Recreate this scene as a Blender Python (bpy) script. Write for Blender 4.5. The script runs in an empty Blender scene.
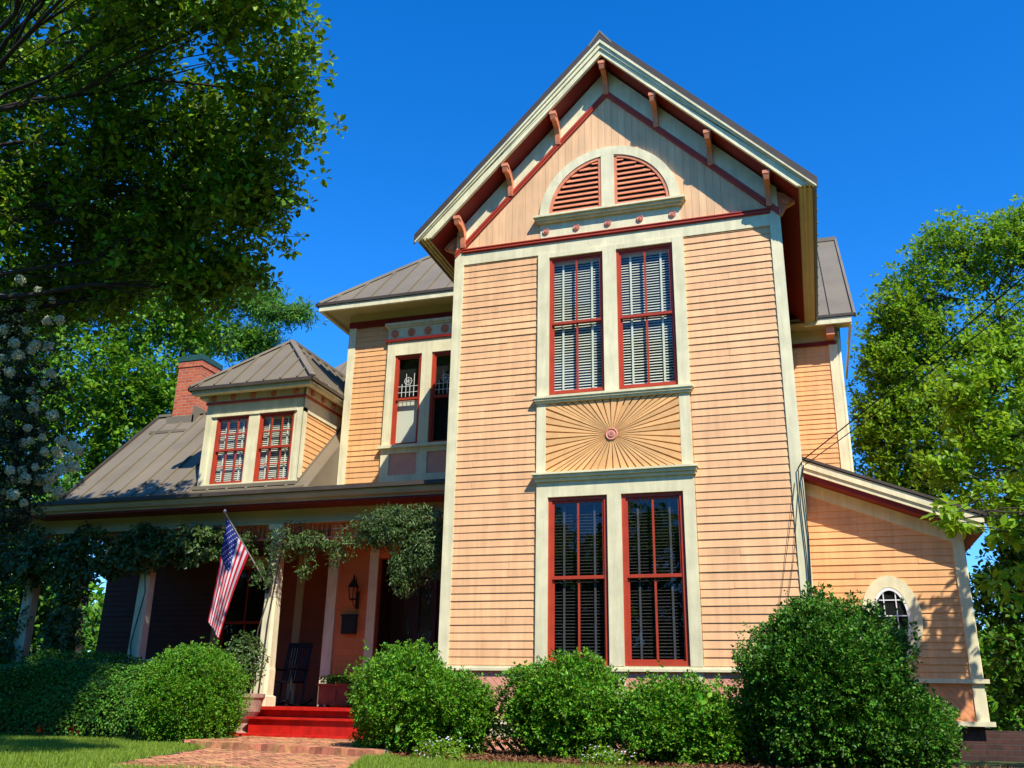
import bpy, math, random
import numpy as np
from mathutils import Vector, Matrix
random.seed(7)
RNG = np.random.default_rng(11)
SC = bpy.context.scene
COL = SC.collection

# ------------------------------------------------------------------ camera
PAN, TILT, ROLL, FPX = 3.15909090e-01, 3.38431985e-01, 1.97279771e-02, 915.93
def cam_axes():
    cp, sp, ct, st = math.cos(PAN), math.sin(PAN), math.cos(TILT), math.sin(TILT)
    f = Vector((-sp*ct, cp*ct, st)); r0 = Vector((cp, sp, 0)); u0 = r0.cross(f)
    cr, sr = math.cos(ROLL), math.sin(ROLL)
    return r0*cr + u0*sr, -r0*sr + u0*cr, f
r_, u_, f_ = cam_axes()
cd = bpy.data.cameras.new('camera'); cam = bpy.data.objects.new('camera', cd); COL.objects.link(cam)
M4 = Matrix.Identity(4)
for i in range(3):
    M4[i][0] = r_[i]; M4[i][1] = u_[i]; M4[i][2] = -f_[i]
M4.translation = Vector((5.40424, -13.31009, 0.6))
cam.matrix_world = M4
cd.sensor_width = 36; cd.lens = FPX/1024*36; cd.clip_start = .1; cd.clip_end = 2000
SC.camera = cam

# ------------------------------------------------------------------ light
SUN = Vector((.94, -1.0, 1.5)).normalized()
elev = math.asin(SUN.z); azim = math.atan2(SUN.x, SUN.y)
w = bpy.data.worlds.new('World'); SC.world = w; w.use_nodes = True
nt = w.node_tree; nt.nodes.clear()
sky = nt.nodes.new('ShaderNodeTexSky'); sky.sky_type = 'NISHITA'; sky.sun_disc = False
sky.sun_elevation = elev; sky.sun_rotation = azim
sky.air_density = 1.0; sky.dust_density = 0.0; sky.ozone_density = 4.0; sky.altitude = 300
hs = nt.nodes.new('ShaderNodeHueSaturation'); hs.inputs['Saturation'].default_value = 1.35; hs.inputs['Hue'].default_value = .495
bg = nt.nodes.new('ShaderNodeBackground'); bg.inputs[1].default_value = 0.15
wo = nt.nodes.new('ShaderNodeOutputWorld')
ml = nt.nodes.new('ShaderNodeMix'); ml.data_type = 'RGBA'; ml.blend_type = 'MULTIPLY'; ml.inputs[0].default_value = 1; ml.inputs[7].default_value = (.75, 1.0, 1.36, 1)
nt.links.new(sky.outputs[0], hs.inputs['Color']); nt.links.new(hs.outputs[0], ml.inputs[6]); nt.links.new(ml.outputs[2], bg.inputs[0]); nt.links.new(bg.outputs[0], wo.inputs[0])
sd = bpy.data.lights.new('sun', 'SUN'); sd.energy = 5.0; sd.angle = math.radians(.5); sd.color = (1, .94, .86)
so = bpy.data.objects.new('sun', sd); COL.objects.link(so); so.location = SUN*50
so.rotation_euler = SUN.to_track_quat('Z', 'Y').to_euler()
SC.view_settings.view_transform = 'Standard'; SC.view_settings.look = 'None'
SC.view_settings.exposure = 0.45; SC.view_settings.gamma = 1.0
SC.cycles.max_bounces = 6; SC.cycles.transparent_max_bounces = 8

# ------------------------------------------------------------------ materials
def mat(name, c, rough=.6, var=.08, noise=.0, nscale=6, bump=0, bscale=40, spec=.3, trans=None, hue=0.0, metal=0, streak=0):
    m = bpy.data.materials.new(name); m.use_nodes = True; t = m.node_tree; N = t.nodes; L = t.links
    b = N['Principled BSDF']; b.inputs['Roughness'].default_value = rough
    b.inputs['Specular IOR Level'].default_value = spec; b.inputs['Metallic'].default_value = metal
    rgb = N.new('ShaderNodeRGB'); rgb.outputs[0].default_value = (*c, 1); out = rgb.outputs[0]
    if var or hue:
        g = N.new('ShaderNodeNewGeometry'); h = N.new('ShaderNodeHueSaturation')
        mr = N.new('ShaderNodeMapRange'); mr.inputs['To Min'].default_value = 1-var; mr.inputs['To Max'].default_value = 1+var
        L.new(g.outputs['Random Per Island'], mr.inputs['Value']); L.new(mr.outputs[0], h.inputs['Value'])
        if hue:
            m1 = N.new('ShaderNodeMath'); m1.operation = 'MULTIPLY'; m1.inputs[1].default_value = 7.31
            m2 = N.new('ShaderNodeMath'); m2.operation = 'FRACT'
            m3 = N.new('ShaderNodeMapRange'); m3.inputs['To Min'].default_value = .5-hue; m3.inputs['To Max'].default_value = .5+hue
            L.new(g.outputs['Random Per Island'], m1.inputs[0]); L.new(m1.outputs[0], m2.inputs[0]); L.new(m2.outputs[0], m3.inputs['Value']); L.new(m3.outputs[0], h.inputs['Hue'])
        L.new(out, h.inputs['Color']); out = h.outputs[0]
    if noise:
        tc = N.new('ShaderNodeTexCoord'); nz = N.new('ShaderNodeTexNoise'); nz.inputs['Scale'].default_value = nscale; nz.inputs['Detail'].default_value = 6
        L.new(tc.outputs['Object'], nz.inputs['Vector'])
        mr2 = N.new('ShaderNodeMapRange'); mr2.inputs['From Min'].default_value = .3; mr2.inputs['From Max'].default_value = .7
        mr2.inputs['To Min'].default_value = 1-noise; mr2.inputs['To Max'].default_value = 1+noise*.5
        L.new(nz.outputs['Fac'], mr2.inputs['Value'])
        h2 = N.new('ShaderNodeHueSaturation'); L.new(mr2.outputs[0], h2.inputs['Value']); L.new(out, h2.inputs['Color']); out = h2.outputs[0]
    if streak:                                     # weather streaks running down the boards
        tc = N.new('ShaderNodeTexCoord'); mp = N.new('ShaderNodeMapping'); mp.inputs['Scale'].default_value = (5, 5, .45); nz = N.new('ShaderNodeTexNoise'); nz.inputs['Scale'].default_value = 2.2; nz.inputs['Detail'].default_value = 8; nz.inputs['Roughness'].default_value = .65
        L.new(tc.outputs['Object'], mp.inputs[0]); L.new(mp.outputs[0], nz.inputs['Vector'])
        mr4 = N.new('ShaderNodeMapRange'); mr4.inputs['From Min'].default_value = .38; mr4.inputs['From Max'].default_value = .62; mr4.inputs['To Min'].default_value = 1-streak; mr4.inputs['To Max'].default_value = 1.0+streak*.3
        L.new(nz.outputs['Fac'], mr4.inputs['Value']); h4 = N.new('ShaderNodeHueSaturation'); L.new(mr4.outputs[0], h4.inputs['Value']); L.new(out, h4.inputs['Color']); out = h4.outputs[0]
    L.new(out, b.inputs['Base Color'])
    if bump:
        tc = N.new('ShaderNodeTexCoord'); nb = N.new('ShaderNodeTexNoise'); nb.inputs['Scale'].default_value = bscale; nb.inputs['Detail'].default_value = 4
        bp = N.new('ShaderNodeBump'); bp.inputs['Strength'].default_value = bump; bp.inputs['Distance'].default_value = .01
        L.new(tc.outputs['Object'], nb.inputs['Vector']); L.new(nb.outputs['Fac'], bp.inputs['Height']); L.new(bp.outputs[0], b.inputs['Normal'])
    if trans:
        tr = N.new('ShaderNodeBsdfTranslucent'); mx = N.new('ShaderNodeMixShader'); mx.inputs[0].default_value = trans
        h3 = N.new('ShaderNodeHueSaturation'); h3.inputs['Hue'].default_value = .485; h3.inputs['Value'].default_value = 1.5
        L.new(out, h3.inputs['Color']); L.new(h3.outputs[0], tr.inputs[0])
        L.new(b.outputs[0], mx.inputs[1]); L.new(tr.outputs[0], mx.inputs[2]); L.new(mx.outputs[0], N['Material Output'].inputs[0])
    return m
def glass_mat(name, tint, refl=1.0):
    m = bpy.data.materials.new(name); m.use_nodes = True; t = m.node_tree; N = t.nodes; L = t.links; N.remove(N['Principled BSDF'])
    a = N.new('ShaderNodeBsdfTransparent'); a.inputs[0].default_value = (*tint, 1)
    g = N.new('ShaderNodeBsdfGlossy'); g.inputs['Roughness'].default_value = .03; g.inputs['Color'].default_value = (.9, .95, 1, 1)
    fr = N.new('ShaderNodeLayerWeight'); fr.inputs[0].default_value = .5; pw = N.new('ShaderNodeMath'); pw.operation = 'POWER'; pw.inputs[1].default_value = 4.0; ad_ = N.new('ShaderNodeMath'); ad_.operation = 'MULTIPLY_ADD'; ad_.inputs[1].default_value = .9; ad_.inputs[2].default_value = .045
    ml = N.new('ShaderNodeMath'); ml.operation = 'MULTIPLY'; ml.inputs[1].default_value = refl
    mx = N.new('ShaderNodeMixShader')
    tc = N.new('ShaderNodeTexCoord'); nz = N.new('ShaderNodeTexNoise'); nz.inputs['Scale'].default_value = 3
    bp = N.new('ShaderNodeBump'); bp.inputs['Strength'].default_value = .08; bp.inputs['Distance'].default_value = .05
    L.new(tc.outputs['Object'], nz.inputs['Vector']); L.new(nz.outputs['Fac'], bp.inputs['Height']); L.new(bp.outputs[0], g.inputs['Normal'])
    L.new(fr.outputs['Facing'], pw.inputs[0]); L.new(pw.outputs[0], ad_.inputs[0]); L.new(ad_.outputs[0], ml.inputs[0]); L.new(ml.outputs[0], mx.inputs[0]); L.new(a.outputs[0], mx.inputs[1]); L.new(g.outputs[0], mx.inputs[2])
    L.new(mx.outputs[0], N['Material Output'].inputs[0]); return m
def brick_mat(name, c1, c2, mortar, scale=1.0, vertical=True, stain=.0):
    m = bpy.data.materials.new(name); m.use_nodes = True; t = m.node_tree; N = t.nodes; L = t.links; b = N['Principled BSDF']
    tc = N.new('ShaderNodeTexCoord'); sp = N.new('ShaderNodeSeparateXYZ'); ad = N.new('ShaderNodeMath'); cb = N.new('ShaderNodeCombineXYZ')
    L.new(tc.outputs['Object'], sp.inputs[0]); L.new(sp.outputs[0], ad.inputs[0]); L.new(sp.outputs[1], ad.inputs[1])
    L.new(ad.outputs[0], cb.inputs[0]); L.new(sp.outputs[2], cb.inputs[1])
    br = N.new('ShaderNodeTexBrick'); br.inputs['Color1'].default_value = (*c1, 1); br.inputs['Color2'].default_value = (*c2, 1); br.inputs['Mortar'].default_value = (*mortar, 1)
    br.inputs['Scale'].default_value = scale; br.inputs['Brick Width'].default_value = .215; br.inputs['Row Height'].default_value = .075; br.inputs['Mortar Size'].default_value = .007
    br.inputs['Mortar Smooth'].default_value = .2; br.inputs['Bias'].default_value = -.2
    L.new(cb.outputs[0], br.inputs['Vector'])
    nz = N.new('ShaderNodeTexNoise'); nz.inputs['Scale'].default_value = 14; nz.inputs['Detail'].default_value = 8; L.new(tc.outputs['Object'], nz.inputs['Vector'])
    mr = N.new('ShaderNodeMapRange'); mr.inputs['To Min'].default_value = .55; mr.inputs['To Max'].default_value = 1.4; L.new(nz.outputs['Fac'], mr.inputs['Value'])
    hs = N.new('ShaderNodeHueSaturation'); L.new(br.outputs['Color'], hs.inputs['Color']); L.new(mr.outputs[0], hs.inputs['Value']); L.new(hs.outputs[0], b.inputs['Base Color'])
    bp = N.new('ShaderNodeBump'); bp.inputs['Strength'].default_value = .6; bp.inputs['Distance'].default_value = .01; bp.invert = True
    L.new(br.outputs['Fac'], bp.inputs['Height']); L.new(bp.outputs[0], b.inputs['Normal']); b.inputs['Roughness'].default_value = .85
    return m
PEACH = (.85, .475, .222); 
M = dict(
 siding=mat('peach_paint', PEACH, .55, .075, .10, 2.2, .15, 60, streak=.13), siding2=mat('ochre_peach_paint', (.80, .42, .165), .55, .075, .10, 2.2, .15, 60, streak=.12),
 midwall=mat('porch_shade_russet', (.30, .085, .028), .55, .06, .1, 3),  # midwall: siding colour darkened to carry the porch shade
 entry=mat('orange_entry_paint', (.66, .20, .05), .55, .06, .1, 3, streak=.1), shadewall=mat('porch_shade_brown', (.11, .04, .018), .6, .08, .1, 3),  # shadewall: deep porch shade put into the back wall's colour
 boards=mat('gable_board_paint', (.82, .50, .25), .55, .07, .08, 3, .1, 60, streak=.12),
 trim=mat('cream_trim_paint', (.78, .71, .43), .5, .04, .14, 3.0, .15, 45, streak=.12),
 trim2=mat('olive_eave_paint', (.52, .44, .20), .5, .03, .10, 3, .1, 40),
 red=mat('brick_red_paint', (.42, .050, .020), .45, .06, .15, 5),
 soffit=mat('dark_red_soffit', (.20, .012, .005), .5, .04, .2, 4),
 pink2=mat('orange_skirt_paint', (.78, .32, .13), .55, .05, .1, 4),
 pink=mat('coral_panel_paint', (.74, .34, .22), .55, .05, .1, 4),
 terra=mat('terracotta_louver_paint', (.72, .25, .12), .5, .08, .15, 6),
 rosette=mat('pink_rosette_paint', (.66, .28, .19), .5, .05, .1, 9),
 sunp=mat('sunburst_paint', (.80, .45, .17), .5, .12, .1, 8),
 roof=mat('standing_seam_metal', (.20, .165, .108), .5, .04, .16, 1.2, .05, 8, spec=.3, metal=0),
 roofd=mat('roof_edge_metal', (.07, .055, .04), .5, .05, .2, 3, spec=.3),
 dark=mat('dark_room', (.008, .008, .009), .9, 0),
 blind=mat('white_blind', (.78, .76, .66), .5, .10),
 blindd=mat('grey_blind', (.30, .29, .27), .6, .15),
 tape=mat('blind_tape', (.80, .80, .68), .7, .03),
 taped=mat('grey_blind_tape', (.50, .50, .50), .7, .03),
 white=mat('white_paint', (.78, .78, .74), .45, .03, .08, 4),
 glass=glass_mat('window_glass', (.94, .96, .92), .45), glassd=glass_mat('screened_glass', (.62, .62, .62), .7),
 steps=mat('red_step_paint', (.50, .013, .005), .5, .04, .28, 7, .25, 30, spec=.4, streak=.15),
 wood=mat('dark_door_wood', (.05, .012, .008), .4, .1, .2, 5),
 iron=mat('black_iron', (.012, .012, .012), .5, .05), bark=mat('grey_brown_bark', (.085, .065, .045), .9, .1, .5, 9, .8, 25),
 barkd=mat('dark_bark', (.035, .027, .02), .9, .1, .4, 9, .8, 25),
 brick=brick_mat('orange_red_brick', (.56, .13, .045), (.40, .075, .03), (.42, .28, .19)),
 brickd=brick_mat('brown_brick', (.085, .03, .02), (.04, .018, .013), (.06, .05, .04)),
 copper=mat('green_chimney_cap', (.025, .085, .07), .6, .04, .2, 5),
 paver=mat('walk_brick', (.50, .22, .10), .85, .38, .3, 14, .3, 40, hue=.02),
 paverm=mat('walk_mortar', (.50, .42, .28), .95, 0, .2, 12),
 lawn=mat('lawn_soil', (.055, .085, .018), .95, 0, .4, 3), grass=mat('grass_blade', (.19, .29, .025), .6, .35, hue=.02, trans=.3),
 mulch=mat('mulch_chips', (.20, .085, .035), .95, .5, .2, 20, hue=.01), planter=mat('dark_terracotta', (.20, .055, .03), .8, .05, .2, 8), soil=mat('bed_soil', (.07, .035, .02), .95, 0, .4, 12, .5, 30),
 oak=mat('oak_leaf', (.125, .25, .010), .5, .6, hue=.03, trans=.27, spec=.25),
 mid=mat('maple_leaf', (.12, .27, .010), .5, .35, hue=.02, trans=.35),
 fea=mat('cypress_leaf', (.10, .25, .03), .6, .3, hue=.02, trans=.3),
 spring=mat('spring_leaf', (.165, .31, .012), .5, .35, hue=.022, trans=.4),
 dog=mat('dogwood_leaf', (.21, .37, .014), .45, .25, hue=.015, trans=.4),
 box=mat('boxwood_leaf', (.098, .25, .011), .45, .6, hue=.035, trans=.14, spec=.25),
 holly=mat('dark_bush_leaf', (.062, .175, .012), .45, .6, hue=.03, trans=.12, spec=.25),
 vine=mat('vine_leaf', (.065, .12, .022), .42, .5, hue=.02, trans=.15, spec=.4),
 vib=mat('viburnum_leaf', (.03, .06, .02), .5, .4, hue=.02, trans=.2),
 blossom=mat('blossom_petal', (.50, .52, .33), .8, .2, trans=.2),
 fred=mat('flag_red', (.62, .012, .03), .7, 0, trans=.25), fwhite=mat('flag_white', (.78, .76, .76), .7, 0, trans=.25), fblue=mat('flag_blue', (.02, .04, .24), .7, 0, trans=.2),
 pole=mat('silver_pole', (.45, .43, .40), .35, 0, metal=.5), stone=mat('weathered_stone', (.36, .22, .15), .9, .1, .3, 9, .4, 30),
 cable=mat('black_cable', (.02, .018, .016), .6, 0), gutter=mat('gutter_paint', (.46, .45, .33), .4, .03, .2, 2, spec=.5), yflower=mat('small_pale_petal', (.6, .55, .62), .7, .2),
)

# ------------------------------------------------------------------ mesh helpers
class MB:
    def __init__(s): s.v = []; s.f = []; s.m = []
    def add(s, vs, fs, mi=0):
        o = len(s.v); s.v += [tuple(v) for v in vs]; s.f += [tuple(i+o for i in f) for f in fs]; s.m += [mi]*len(fs); return s
    def box(s, x0, x1, y0, y1, z0, z1, mi=0):
        return s.add([(x0,y0,z0),(x1,y0,z0),(x1,y1,z0),(x0,y1,z0),(x0,y0,z1),(x1,y0,z1),(x1,y1,z1),(x0,y1,z1)],
              [(0,3,2,1),(4,5,6,7),(0,1,5,4),(1,2,6,5),(2,3,7,6),(3,0,4,7)], mi)
    def extr(s, pts, vec, mi=0):          # closed prism from a planar outline
        n = len(pts); vec = Vector(vec); a = [Vector(p) for p in pts]; b = [p+vec for p in a]
        return s.add(a+b, [tuple(range(n))[::-1], tuple(range(n, 2*n))]+[(i, (i+1) % n, n+(i+1) % n, n+i) for i in range(n)], mi)
    def xz(s, pts, y0, y1, mi=0): return s.extr([(x, y0, z) for x, z in pts], (0, y1-y0, 0), mi)
    def yz(s, pts, x0, x1, mi=0): return s.extr([(x0, y, z) for y, z in pts], (x1-x0, 0, 0), mi)
    def bar(s, a, b, w, h, up=(0,0,1), mi=0):   # rectangular bar along a-b
        a, b = Vector(a), Vector(b); d = (b-a).normalized(); sd_ = d.cross(Vector(up)).normalized(); u = sd_.cross(d)
        q = [sd_*w/2+u*h/2, -sd_*w/2+u*h/2, -sd_*w/2-u*h/2, sd_*w/2-u*h/2]
        return s.extr([a+k for k in q], b-a, mi)
    def tube(s, pts, rad, n=8, mi=0, caps=True):
        P = [Vector(p) for p in pts]; R = rad if isinstance(rad, (list, tuple)) else [rad]*len(P)
        o = len(s.v); prev = None
        for i, p in enumerate(P):
            d = (P[min(i+1, len(P)-1)]-P[max(i-1, 0)]).normalized()
            a = (prev - d*prev.dot(d)) if prev is not None else d.cross(Vector((.3, .2, 1)) if abs(d.z) < .9 else Vector((1, 0, 0)))
            a.normalize(); prev = a; b = d.cross(a)
            for k in range(n):
                t = 2*math.pi*k/n; s.v.append(tuple(p+(a*math.cos(t)+b*math.sin(t))*R[i]))
        for i in range(len(P)-1):
            for k in range(n):
                s.f.append((o+i*n+k, o+i*n+(k+1) % n, o+(i+1)*n+(k+1) % n, o+(i+1)*n+k)); s.m.append(mi)
        if caps:
            s.f.append(tuple(o+k for k in range(n))[::-1]); s.m.append(mi); s.f.append(tuple(o+(len(P)-1)*n+k for k in range(n))); s.m.append(mi)
        return s
    def lathe(s, prof, c, axis='z', n=20, mi=0):  # prof: (r, h)
        o = len(s.v); c = Vector(c)
        for r, h in prof:
            for k in range(n):
                t = 2*math.pi*k/n; x, y = r*math.cos(t), r*math.sin(t)
                s.v.append(tuple(c+(Vector((x, y, h)) if axis == 'z' else Vector((x, -h, y)) if axis == 'y' else Vector((h, x, y)))))
        for i in range(len(prof)-1):
            for k in range(n): s.f.append((o+i*n+k, o+i*n+(k+1) % n, o+(i+1)*n+(k+1) % n, o+(i+1)*n+k)); s.m.append(mi)
        s.f.append(tuple(o+k for k in range(n))[::-1]); s.f.append(tuple(o+(len(prof)-1)*n+k for k in range(n))); s.m += [mi, mi]
        return s
    def build(s, name, material, parent=None, smooth=False, loc=None):
        me = bpy.data.meshes.new(name); me.from_pydata(s.v, [], s.f)
        for mm in (material if isinstance(material, (list, tuple)) else [material]): me.materials.append(mm)
        me.polygons.foreach_set('material_index', s.m)
        if smooth: me.polygons.foreach_set('use_smooth', [True]*len(s.f))
        me.update(); bm_fix(me)
        o = bpy.data.objects.new(name, me); COL.objects.link(o)
        if parent: o.parent = parent
        if parent and loc is None:
            me.transform(Matrix.Translation(-world_loc(parent)))
        return o
import bmesh
def bm_fix(me):
    b = bmesh.new(); b.from_mesh(me); bmesh.ops.recalc_face_normals(b, faces=b.faces); b.to_mesh(me); b.free()
def world_loc(o):
    v = Vector((0, 0, 0))
    while o: v += o.location; o = o.parent
    return v
def tag(o, label, cat, group=None, kind=None):
    if label: o['label'] = label
    if cat: o['category'] = cat
    if group: o['group'] = group
    if kind: o['kind'] = kind
    return o
def empty(name, loc, label=None, cat=None, group=None, parent=None):
    o = bpy.data.objects.new(name, None); COL.objects.link(o); o.empty_display_size = .2
    if parent: o.parent = parent; o.location = Vector(loc)-world_loc(parent)
    else: o.location = loc
    return tag(o, label, cat, group)
def np_mesh(name, V, F, material, parent=None, smooth=False):
    """V (n,3) float, F (m,k) int: fast mesh."""
    me = bpy.data.meshes.new(name); V = np.asarray(V, np.float32); F = np.asarray(F, np.int32); m, k = F.shape
    if parent: V = V - np.array(world_loc(parent), np.float32)
    me.vertices.add(len(V)); me.vertices.foreach_set('co', V.ravel())
    me.loops.add(m*k); me.loops.foreach_set('vertex_index', F.ravel())
    me.polygons.add(m); me.polygons.foreach_set('loop_start', np.arange(0, m*k, k, dtype=np.int32))
    me.update(calc_edges=True); me.validate(); me.materials.append(material)
    if smooth: me.polygons.foreach_set('use_smooth', np.ones(m, bool))
    o = bpy.data.objects.new(name, me); COL.objects.link(o)
    if parent: o.parent = parent
    return o
def unit(a): return a/np.maximum(np.linalg.norm(a, axis=1, keepdims=True), 1e-9)
LEAF = {'oval': [(0,0,0),(.28,.35,.06),(.22,.75,.05),(0,1,-.05),(-.22,.75,.05),(-.28,.35,.06)],
        'thin': [(0,0,0),(.13,.3,.03),(.10,.7,.02),(0,1,-.08),(-.10,.7,.02),(-.13,.3,.03)],
        'oak': [(0,0,0),(.20,.45,.08),(.34,.70,.04),(0,1.05,-.12),(-.32,.66,.04),(-.18,.40,.08)]}
def leaves(P, N_, size, shape='oval', jit=.35, droop=0.0):
    """P positions, N_ facing hints -> V,F with two quads per leaf sharing the midrib."""
    n = len(P); N_ = unit(N_ + RNG.normal(0, jit, (n, 3)))
    T = RNG.normal(0, 1, (n, 3)); T[:, 2] -= droop; T = unit(T - N_*np.sum(T*N_, 1, keepdims=True)); B = np.cross(N_, T)
    S = (size*RNG.uniform(.6, 1.25, n))[:, None]
    L_ = np.array(LEAF[shape]); V = np.empty((n, 6, 3))
    for i, (a, b, c) in enumerate(L_): V[:, i] = P + (B*a + T*b + N_*c)*S
    base = (np.arange(n)*6)[:, None]
    F = np.concatenate([base+np.array([0, 1, 2, 3]), base+np.array([0, 3, 4, 5])])
    return V.reshape(-1, 3), F
def sprig_leaves(C, per, size, shape, up=.25, spread=.9, axis=None, droop=.0):
    """C sprig centres: 'per' leaves fan out of each one, like a leafy twig end"""
    n = len(C)*per; Cn = np.repeat(C, per, 0); D = RNG.normal(0, 1, (n, 3))
    A = np.repeat(axis, per, 0) if axis is not None else np.tile([0, 0, up], (n, 1))
    T = unit(unit(D)*spread+A+np.array([0, 0, -droop])); N_ = np.cross(T, np.cross(np.array([.15, -.25, 1.])+RNG.normal(0, .45, (n, 3)), T)); N_ = unit(N_); B = np.cross(N_, T)
    S = (size*RNG.uniform(.6, 1.2, n))[:, None]; P = Cn+D*size*.22
    L_ = np.array(LEAF[shape]); V = np.empty((n, 6, 3))
    for i, (a, b, c) in enumerate(L_): V[:, i] = P + (B*a + T*b + N_*c)*S
    base = (np.arange(n)*6)[:, None]
    return V.reshape(-1, 3), np.concatenate([base+np.array([0, 1, 2, 3]), base+np.array([0, 3, 4, 5])])
# wavy value noise for organic outlines
class Lump:
    def __init__(s, n=9, f=(1.0, 2.6)):
        s.k = RNG.normal(0, 1, (n, 3)); s.k = s.k/np.linalg.norm(s.k, axis=1)[:, None]*RNG.uniform(f[0], f[1], n)[:, None]; s.p = RNG.uniform(0, 6.28, n)
    def __call__(s, D): return np.sin(D @ s.k.T + s.p).mean(1)

# ================================================================== SETTING
def ground_z(x, y):
    x = np.asarray(x, float); y = np.asarray(y, float)
    t = np.clip((-5.5-y)/7.0, 0, 1); z = -1.0*t*t*(3-2*t)
    return z
gx = np.concatenate([np.linspace(-400, -40, 8), np.linspace(-30, 34, 65), np.linspace(45, 400, 8)])
gy = np.concatenate([np.linspace(-400, -30, 8), np.linspace(-24, 20, 67), np.linspace(30, 400, 8)])
GX, GY = np.meshgrid(gx, gy); GZ = ground_z(GX, GY)
V = np.stack([GX.ravel(), GY.ravel(), GZ.ravel()], 1); nx = len(gx); ii = np.arange(len(gy)-1)[:, None]*nx+np.arange(nx-1)[None]
ii = ii.ravel(); F = np.stack([ii, ii+1, ii+1+nx, ii+nx], 1)
tag(np_mesh('ground', V, F, M['lawn'], smooth=True), None, None, kind='structure')

# brick walk: landing by the steps and the lower walk, bricks one by one
def herring(mb, x0, x1, y0, y1, z, inside, bw=.1, bl=.2, gap=.013):
    c, s_ = math.cos(math.radians(45)), math.sin(math.radians(45))
    R = int((max(x1-x0, y1-y0)*1.5)/bw)+4; cx, cy = (x0+x1)/2, (y0+y1)/2
    for i in range(-R, R):
        for j in range(-R, R):
            k = (i-j) % 4
            if k == 0: r = (i*bw, j*bw, bl, bw)
            elif k == 3 : r = (i*bw, j*bw, bw, bl)
            else: continue
            if k == 3: pass
            a, b, ww, hh = r
            pts = [(a+gap/2, b+gap/2), (a+ww-gap/2, b+gap/2), (a+ww-gap/2, b+hh-gap/2), (a+gap/2, b+hh-gap/2)]
            q = [(cx+px*c-py*s_, cy+px*s_+py*c) for px, py in pts]
            mx_, my_ = sum(p[0] for p in q)/4, sum(p[1] for p in q)/4
            if not inside(mx_, my_): continue
            dz = random.uniform(-.002, .003)
            mb.extr([(p[0], p[1], z-.03) for p in q], (0, 0, .03+dz))
wk = MB()
def curb_y(x): return -2.15-.26*(x+2.2)
herring(wk, -4.6, .6, -3.2, 1.2, .085, lambda x, y: -2.9-.3*(y+2) < x < .25 and curb_y(x)+.12 < y < 1.0)
wb = MB(); 
wb.extr([(-3.9, 1.0, .0), (.3, 1.0, .0), (.3, curb_y(.3)+.06, .0), (-2.45, curb_y(-2.45)+.06, .0)], (0, 0, .072))
lw = lambda x, y: y < curb_y(x)-.08 and (x > -2.35-.6*(y+2.1) or y < -2.6) and x > -2.2+(-(y+2.1))*.12-(.0 if y < -2.4 else 0) and x < .2+(-y-2.7)*.42 - (0.9 if y < -4.5 else 0)*0
herring(wk, -3, 2.5, -9.5, -1.8, .012, lambda x, y: y < curb_y(x)-.07 and -2.35+(-y-2.1)*.38 < x < .15+(-y-2.75)*.42 and y > -5.6)
wb.extr([(-2.4, curb_y(-2.4), -.03), (.15, curb_y(.15), -.03), (1.4, -5.7, -.03), (-1.0, -5.7, -.03)], (0, 0, .031))
x = -2.75
while x < .28:                                   # soldier course along the landing edge
    y = curb_y(x); a = random.uniform(-.004, .004)
    wk.extr([(x, y, .0), (x+.093, y-.024, .0), (x+.093+.04, y+.16, .0), (x+.04, y+.185, .0)], (0, 0, .088+a)); x += .101
o = wk.build('brick_walk', M['paver']); tag(o, None, None, kind='structure')
o = wb.build('path_mortar_bed', M['paverm']); tag(o, None, None, kind='structure')

# mulch bed
bed = [(.35, -2.35), (.8, -3.0), (2.0, -3.25), (3.4, -3.2), (5.5, -3.3), (7.5, -3.4), (8.5, -2), (8.5, 0.0), (.3, 0.0), (.3, -2.0)]
mb = MB(); mb.extr([(x, y, -.02) for x, y in bed], (0, 0, .03)); tag(mb.build('planting_bed', M['soil']), None, None, kind='structure')
def in_poly(px, py, poly):
    c = np.zeros(len(px), bool); j = len(poly)-1
    for i in range(len(poly)):
        xi, yi = poly[i]; xj, yj = poly[j]
        c ^= ((yi > py) != (yj > py)) & (px < (xj-xi)*(py-yi)/(yj-yi+1e-12)+xi); j = i
    return c
n = 26000; px = RNG.uniform(.2, 8.4, n); py = RNG.uniform(-3.4, -.8, n); k = in_poly(px, py, bed); px, py = px[k], py[k]
P = np.stack([px, py, .012+RNG.uniform(0, .03, len(px))], 1)
V, F = leaves(P, np.tile([0, 0, 1.], (len(P), 1)), .055, 'thin', .5); tag(np_mesh('mulch', V, F, M['mulch']), 'reddish brown shredded mulch under the front bushes', 'mulch', kind='stuff')

# grass blades on the lawn close to the house
def grass(n, x0, x1, y0, y1, ok, hgt):
    x = RNG.uniform(x0, x1, n); y = RNG.uniform(y0, y1, n); k = ok(x, y); x, y = x[k], y[k]; n = len(x)
    z = ground_z(x, y); h = hgt*RNG.uniform(.5, 1.2, n); a = RNG.uniform(0, 6.28, n); l = RNG.normal(0, .35, (n, 2))*h[:, None]
    wv = np.stack([np.cos(a), np.sin(a)], 1)*.0045
    V = np.zeros((n, 4, 3)); V[:, 0, :2] = np.stack([x, y], 1)-wv; V[:, 1, :2] = np.stack([x, y], 1)+wv; V[:, :2, 2] = (z-.005)[:, None]
    V[:, 2, :2] = np.stack([x, y], 1)+l+wv*.3; V[:, 3, :2] = np.stack([x, y], 1)+l-wv*.3; V[:, 2:, 2] = (z+h)[:, None]
    return V.reshape(-1, 3), (np.arange(n)*4)[:, None]+np.arange(4)
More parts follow.
